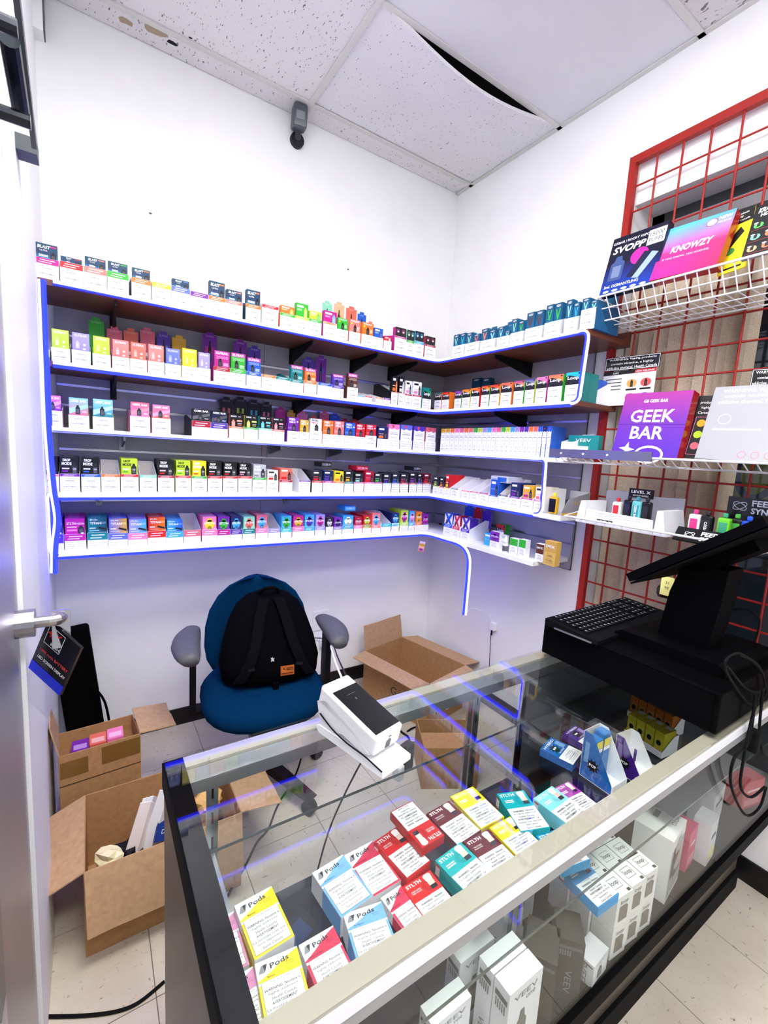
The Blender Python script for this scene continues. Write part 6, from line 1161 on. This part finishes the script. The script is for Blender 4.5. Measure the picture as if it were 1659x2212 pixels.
# ---- device displays in the lowest basket
def vape(loc, rot, c, label, w=.04, h=.08, d=.024, c2=K, txt=None):
    o = thing('vape_device', label, 'vape', loc, rot, 'sample devices in the displays'); MB().rbox(-w/2, w/2, 0, d, 0, h, c, .006).obj('body', 'gloss', o); MB().rbox(-w*.32, w*.32, -.0015, .002, h*.14, h*.82, c2, .0006, 1).obj('screen', 'gloss', o); MB().rbox(-w*.2, w*.2, d*.25, d*.75, h+.0005, h+.016, c2, .004).obj('mouthpiece', 'gloss', o)
    if txt: MB(Matrix.Translation((0, 0, h*.5)) @ Matrix.Rotation(math.pi/2, 4, 'Y')).text(txt, 0, -.004, .009, WHITE, -.002, bold=.02, maxw=h*.7).obj('lettering', 'paper', o)
zb = 1.236-.02+.003
def P(u, x): return yon(u, x, zb)
o = thing('device_display', 'white counter display with slanted sides and grey header card', 'display', (-.285, (P(1262, -.285)+P(1408, -.285))/2, zb), RZ90); w = P(1262, -.285)-P(1408, -.285)
MB().prism([(-w/2, 0), (w/2, 0), (w/2-.004, .052), (-w/2+.004, .058)], 0, .004, (248, 248, 250), 'y').obj('front_panel', 'paper', o); MB().box(-w/2, w/2, .005, .17, 0, .003, WHITE).obj('floor', 'paper', o)
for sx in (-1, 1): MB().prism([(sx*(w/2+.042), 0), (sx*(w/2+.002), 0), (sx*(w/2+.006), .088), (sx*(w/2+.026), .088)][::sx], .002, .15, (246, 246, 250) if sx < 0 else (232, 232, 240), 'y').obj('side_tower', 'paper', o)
MB().prism([(-w/2-.02, .0), (w/2+.02, .0), (w/2+.02, .13), (w*.2, .125), (-w*.4, .135), (-w/2-.02, .13)], .165, .169, (150, 150, 162), 'y').obj('header_card', 'paper', o); MB().box(-.055, .04, .1605, .1645, .115, .15, (16, 16, 18)).obj('badge', 'paper', o)
MB().text('LEVEL X', -.008, .132, .011, WHITE, .160, bold=.02, w=.075).text('BOOST SERIES', -.008, .12, .006, WHITE, .160, w=.06).obj('badge_lettering', 'paper', o)
MB().frame(-w*.38, .033, w*.4, .052, .0006, (150, 150, 155), -.0004).text('WARNING: Vaping products contain nicotine,', 0, .044, .0045, INK, -.0006, w=w*.68).text('a highly addictive chemical. Health Canada', 0, .036, .0045, INK, -.0006, w=w*.66).fr(-w*.3, .012, -w*.06, .025, K, -.0004).text('LEVEL X', -w*.18, .015, .007, WHITE, -.0008, bold=.02, w=w*.2).text('BOOST 2 SERIES', w*.2, .015, .006, INK, -.0006, w=w*.28).obj('front_lettering', 'paper', o)
yc = o.location.y
for i, (dy, c, lb, c2) in enumerate(((.05, (240, 238, 236), 'white and red device in the white display', (205, 50, 50)), (.012, (14, 14, 18), 'black device left of the teal one in the white display', (30, 30, 40)), (-.026, (110, 200, 205), 'teal device in the white display', (60, 150, 160)), (-.056, (16, 16, 20), 'black device right of the teal one in the white display', (36, 36, 44)))): vape((-.285+.07+.01*(i % 2), yc+dy, zb+.02), RZ90, c, lb, .034, .075+.012*(i > 0), .026, c2, 'GEEK BAR' if i == 2 else None)
o = thing('device_display', 'black counter display with white orbit emblem and lettering', 'display', (-.292, (P(1452, -.29)+P(1640, -.29))/2, zb), RZ90); w = P(1452, -.29)-P(1640, -.29); yc = o.location.y
Mf = Matrix.Rotation(math.radians(-38), 4, 'X'); MB(Mf).box(-w/2, w/2, 0, .004, .0, .055, (10, 10, 12)).obj('front_panel', 'gloss', o); m = MB(Mf); m.ring(-w*.32, .028, .017, .008, .0016, WHITE, -.0006, 16, .5); m.ring(-w*.32, .028, .017, .008, .0016, WHITE, -.0006, 16, -.5); m.text('FEED', -w*.08, .03, .016, WHITE, -.0006, bold=.03, w=.05); m.text('SYNC', -w*.08, .01, .016, WHITE, -.0006, bold=.03, w=.05); m.obj('front_lettering', 'gloss', o)
MB().box(-w/2, w/2, .045, .2, 0, .004, (14, 14, 16)).obj('floor', 'gloss', o); MB().box(-w*.2, w*.9, .2005, .205, .0, .155, (16, 16, 24)).obj('header_card', 'gloss', o); m = MB(); m.ring(-w*.05, .125, .022, .011, .002, (190, 195, 215), .1998, 16, .5); m.ring(-w*.05, .125, .022, .011, .002, (190, 195, 215), .1998, 16, -.5); m.text('FEED', w*.22, .128, .02, (190, 195, 215), .1998, bold=.03, w=.065); m.text('SYNC', w*.22, .102, .02, (190, 195, 215), .1998, bold=.03, w=.065); m.obj('header_lettering', 'gloss', o)
for i, (u, c, lb, c2) in enumerate(((1497, (245, 240, 245), 'white and pink device in the black display', (225, 60, 140)), (1523, (22, 22, 26), 'black device with white lettering in the black display', (40, 40, 46)), (1560, (110, 205, 50), 'lime green device in the black display', (60, 160, 120)), (1578, (26, 28, 26), 'dark green device behind the lime one', (80, 170, 70)), (1612, (24, 70, 205), 'blue device in the black display', (40, 90, 220)), (1632, (205, 60, 50), 'red device behind the blue one', (180, 40, 40)))): vape((-.215 if i not in (3, 5) else -.185, yon(u, -.215, zb+.05), zb+.005), RZ90, c, lb, .036, .082, .024, c2, 'OXBAR' if i == 1 else None)
